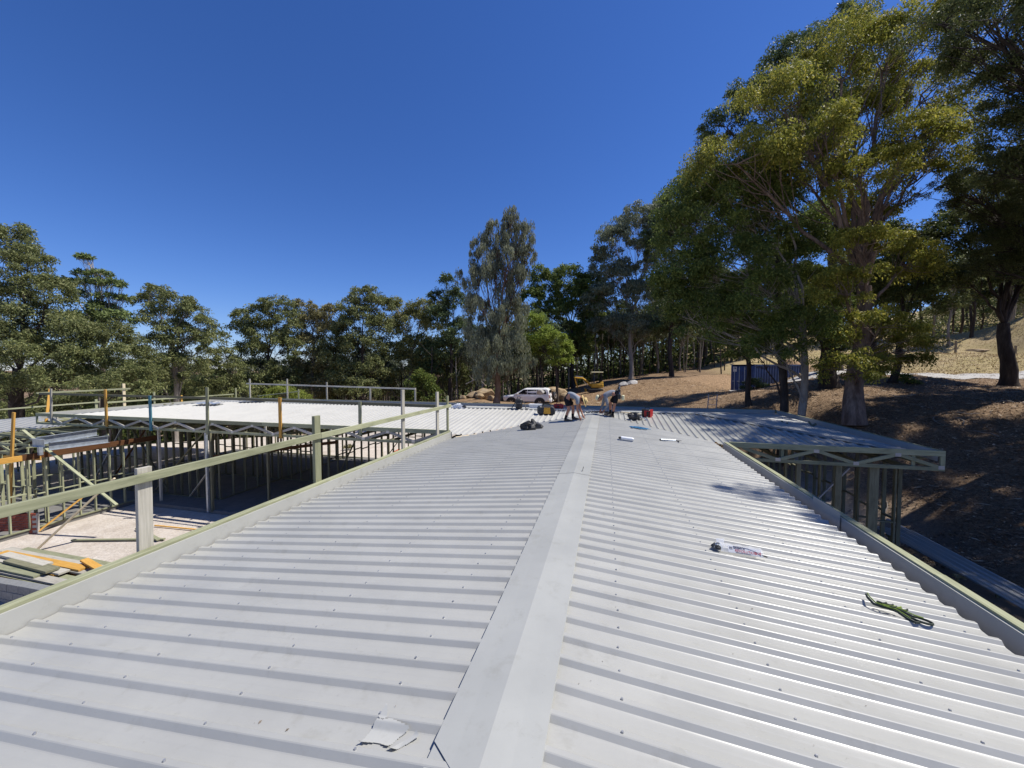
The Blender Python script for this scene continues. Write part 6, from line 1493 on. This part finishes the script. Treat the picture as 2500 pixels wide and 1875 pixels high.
def head_mb(mb, c, fwd, up, r=.098):
    c = Vector(c); f = Vector(fwd).normalized(); u = Vector(up); u = (u-f*u.dot(f)).normalized(); s = f.cross(u)
    rings = []
    for i in range(9):
        t = -1+2*i/8; k = math.sqrt(max(.02, 1-t*t)); ring = []
        for j in range(14):
            a = 2*math.pi*j/14; ff = math.cos(a); ss = math.sin(a)
            jaw = 1-.22*max(0,-t)*(1 if ff < .2 else .75)
            ring.append(c+u*t*r*1.22+(f*ff*r*1.02*jaw+s*ss*r*.80*jaw)*k)
        rings.append(ring)
    mb.loft(rings)
    mb.tube([c+f*r*.95+u*.02, c+f*r*1.18-u*.018, c+f*r*.98-u*.03], [.010,.015,.010], 6)                  # nose
    for q in (-1, 1): mb.blob(tuple(c+s*q*r*.82-u*.005), (.014,.014,.026), 3, .1, 7, 5)                     # ears
    mb.tube([c+f*r*.95-u*.055-s*.022, c+f*r*1.0-u*.057, c+f*r*.95-u*.055+s*.022], .006, 5)                 # mouth
    return f, u, s

def boot(parent, heel, d, z, mat, name='boot'):
    d = Vector((d[0], d[1], 0)).normalized(); r = Vector((d.y,-d.x,0)); h = Vector((heel[0], heel[1], z)); rings = []
    for t, w, hh in ((-.02,.030,.07),(.0,.036,.10),(.07,.040,.105),(.13,.044,.075),(.20,.048,.058),(.26,.044,.045),(.285,.028,.03)):
        p = h+d*t; rings.append([p-r*w, p+r*w, p+r*w*.9+Vector((0,0,hh*.6)), p+r*w*.5+Vector((0,0,hh)), p-r*w*.5+Vector((0,0,hh)), p-r*w*.9+Vector((0,0,hh*.6))])
    return MB().loft(rings).build(name, mat, parent, smooth=True)

def worker(origin, label, J, look, hair, shirt, legs, long_sleeve, hat, toe):
    """J: joints in world space; a bent-over figure"""
    o = Vector(origin); P = {k: tuple(Vector(v)-o) for k, v in J.items()}
    w = empty('person', o, 0, label, 'person')
    mid = lambda a, b, t=.5: tuple(Vector(P[a]).lerp(Vector(P[b]), t))
    pel = P['pelvis']; ch = P['chest']; nk = P['neck']
    sp = tuple(Vector(pel).lerp(Vector(ch), .5)+Vector((0,0,.05)))
    chains = [[(pel,(.135,.115)),(sp,(.125,.105)),(ch,(.155,.115)),(nk,.058),(P['head'],.06)]]
    for s in 'NF':
        chains.append([(pel,(.135,.115)),(P['hip'+s],.098),(mid('hip'+s,'knee'+s),.080),(P['knee'+s],.058),(mid('knee'+s,'ank'+s,.35),.056),(P['ank'+s],.038),(P['foot'+s],.036)])
        chains.append([(ch,(.155,.115)),(P['sh'+s],.062),(mid('sh'+s,'elb'+s),.048),(P['elb'+s],.040),(mid('elb'+s,'wr'+s,.35),.039),(P['wr'+s],.027)])
    body = skinned(chains); mb = MB()
    for s in 'NF': hand_mb(mb, P['wr'+s], Vector(P['fin'+s])-Vector(P['wr'+s]), J['side'+s] if 'side'+s in J else (0,-1 if s == 'N' else 1,0))
    f, u, sd2 = head_mb(mb, P['head'], look, hair[0])
    obj('body', merge(body, mb), M['skin'], w)
    # shirt
    sc = [[(tuple(Vector(pel).lerp(Vector(sp), .15)),(.150,.132)),(sp,(.148,.128)),(ch,(.176,.136)),(tuple(Vector(ch).lerp(Vector(nk), .7)),.075)]]
    for s in 'NF':
        e = [(ch,(.176,.136)),(P['sh'+s],.080),(mid('sh'+s,'elb'+s,.55),.070)]
        if long_sleeve: e += [(P['elb'+s],.056),(mid('elb'+s,'wr'+s,.85),.043)]
        sc.append(e)
    obj('shirt', skinned(sc), M[shirt], w)
    lc = []
    for s in 'NF':
        e = [(pel,(.152,.134)),(P['hip'+s],.114),(mid('hip'+s,'knee'+s,.5),.098)]
        e += [(mid('hip'+s,'knee'+s,.88),.092)] if legs == 'shorts' else [(P['knee'+s],.072),(mid('knee'+s,'ank'+s,.5),.066),(mid('knee'+s,'ank'+s,.95),.06)]
        lc.append(e)
    lc.append([(pel,(.152,.134)),(tuple(Vector(pel).lerp(Vector(sp), .4)),(.148,.130))])
    obj('shorts' if legs == 'shorts' else 'trousers', skinned(lc), M['shorts' if legs == 'shorts' else 'trouser'], w)
    for s in 'NF':
        a = Vector(P['ank'+s]); k = Vector(P['knee'+s]); d = (k-a).normalized()
        MB().tube([a-d*.03, a+d*.05, a+d*.13],[.044,.046,.051],10).build('sock', M['sock'], w, smooth=True)
        boot(w, (P['foot'+s][0]-toe[0]*.06, P['foot'+s][1]-toe[1]*.06), toe, P['foot'+s][2]-.045, M['boot'])
    # hair
    hb = MB().blob(tuple(Vector(P['head'])+u*.03-f*.025), (.097,.092,.10), 2, .08, 12, 8); hb.build('hair', M['hair'], w, smooth=True)
    return w, P, f, u, sd2

# left worker: bent double at the left of the ridge, straw hat, hands on the cap edge
zr1, zr2 = zl(-1.39)+.03, zl(-1.12)+.03
J1 = dict(pelvis=(-1.42,13.62,4.78), chest=(-1.06,13.60,4.80), neck=(-.92,13.60,4.69), head=(-.83,13.60,4.60),
  hipN=(-1.40,13.50,4.70), kneeN=(-1.30,13.47,4.36), ankN=(-1.42,13.45,zr1+.09), footN=(-1.38,13.45,zr1+.045),
  hipF=(-1.38,13.74,4.70), kneeF=(-1.18,13.76,4.38), ankF=(-1.19,13.76,zr2+.09), footF=(-1.14,13.76,zr2+.045),
  shN=(-1.00,13.44,4.70), elbN=(-1.00,13.42,4.31), wrN=(-.93,13.46,4.07), finN=(-.86,13.49,3.96),
  shF=(-.99,13.76,4.70), elbF=(-.93,13.78,4.33), wrF=(-.84,13.74,4.10), finF=(-.78,13.72,4.0))
w1, P1, f, u, sd2 = worker((-1.25,13.6,zl(-1.25)), 'worker in grey shirt, black shorts and straw hat bending over the ridge', J1, (.35,0,-.94), ((.94,0,.35),), 'shirt', 'shorts', False, 'straw', (1,.05))
hc = Vector(P1['head'])+Vector((.94,0,.35)).normalized()*.05
q = Vector((.94,0,.28)).normalized().to_track_quat('Z','Y')
hat = MB().lathe([(.10,0),(.215,-.012),(.225,-.004),(.215,.004),(.112,.012),(.108,.06),(.095,.105),(.06,.118),(.01,.112)],20).build('straw_hat', M['straw'], w1, hc, q, smooth=True)
MB().lathe([(.110,.012),(.114,.014),(.112,.038),(.108,.04)],20).build('hat_band', M['darkmetal'], hat)
# right worker: bent towards the ridge from the other side, cap, tool belt
zq = zl(.2)+.03; zq2 = zl(-.05)+.03
J2 = dict(pelvis=(.36,15.12,4.80), chest=(-.02,15.10,4.79), neck=(-.18,15.10,4.69), head=(-.30,15.10,4.61),
  hipN=(.34,14.99,4.72), kneeN=(.27,14.95,4.36), ankN=(.21,14.98,zq+.09), footN=(.19,14.98,zq+.045),
  hipF=(.34,15.25,4.72), kneeF=(.12,15.30,4.40), ankF=(.13,15.42,zq2+.10), footF=(.10,15.42,zq2+.055),
  shN=(-.06,14.94,4.68), elbN=(.03,14.90,4.36), wrN=(-.12,14.97,4.13), finN=(-.19,14.99,4.04),
  shF=(-.08,15.26,4.68), elbF=(-.16,15.32,4.36), wrF=(-.24,15.30,4.14), finF=(-.28,15.28,4.05))
w2, P2, f, u, sd2 = worker((.1,15.1,zl(.1)), 'worker in grey clothes with pale cap and tool belt bending right of the ridge', J2, (-.4,0,-.92), ((-.92,0,.4),), 'shirt2', 'shorts', True, 'cap', (-1,-.05))
hc = Vector(P2['head'])+Vector((-.92,0,.4)).normalized()*.035
q = Vector((-.92,0,.35)).normalized().to_track_quat('Z','Y')
cp = MB().lathe([(.108,0),(.112,.02),(.105,.06),(.075,.095),(.01,.105)],16).build('cap', M['cream'], w2, hc, q, smooth=True)
MB().prism([(-.09,0),(.09,0),(.07,.10),(0,.13),(-.07,.10)],-.004,.004).build('cap_peak', M['cream'], w2, hc+Vector((-.07,0,-.09)), (1.2,0,1.57))
tbm = MB().tube([tuple(Vector(P2['pelvis'])+Vector((.0,.19*math.cos(a),.15*math.sin(a)))) for a in [k*math.pi/8 for k in range(17)]], .028, 6, cap=False); tbm.build('tool_belt', M['bag_black'], w2)
for y, z, s in ((-.20,-.10,1),(.20,-.08,1),(-.16,.10,.8),(.02,.17,.8),(.16,.12,.9)):
    c = Vector(P2['pelvis'])+Vector((.08,y,z)); MB().box(tuple(c),(.13*s,.11*s,.20*s),ch=.02).build('tool_pouch', M['bag_black'], w2)
    MB().tube([c+Vector((0,0,.06)), c+Vector((.03,.01,.20))],.014,6).build('tool', M['chrome' if y < 0 else 'darkmetal'], w2)
MB().box(tuple(Vector(P2['pelvis'])+Vector((.22,-.1,-.15))),(.12,.12,.20),ch=.03).build('tool_pouch', M['cream'], w2)
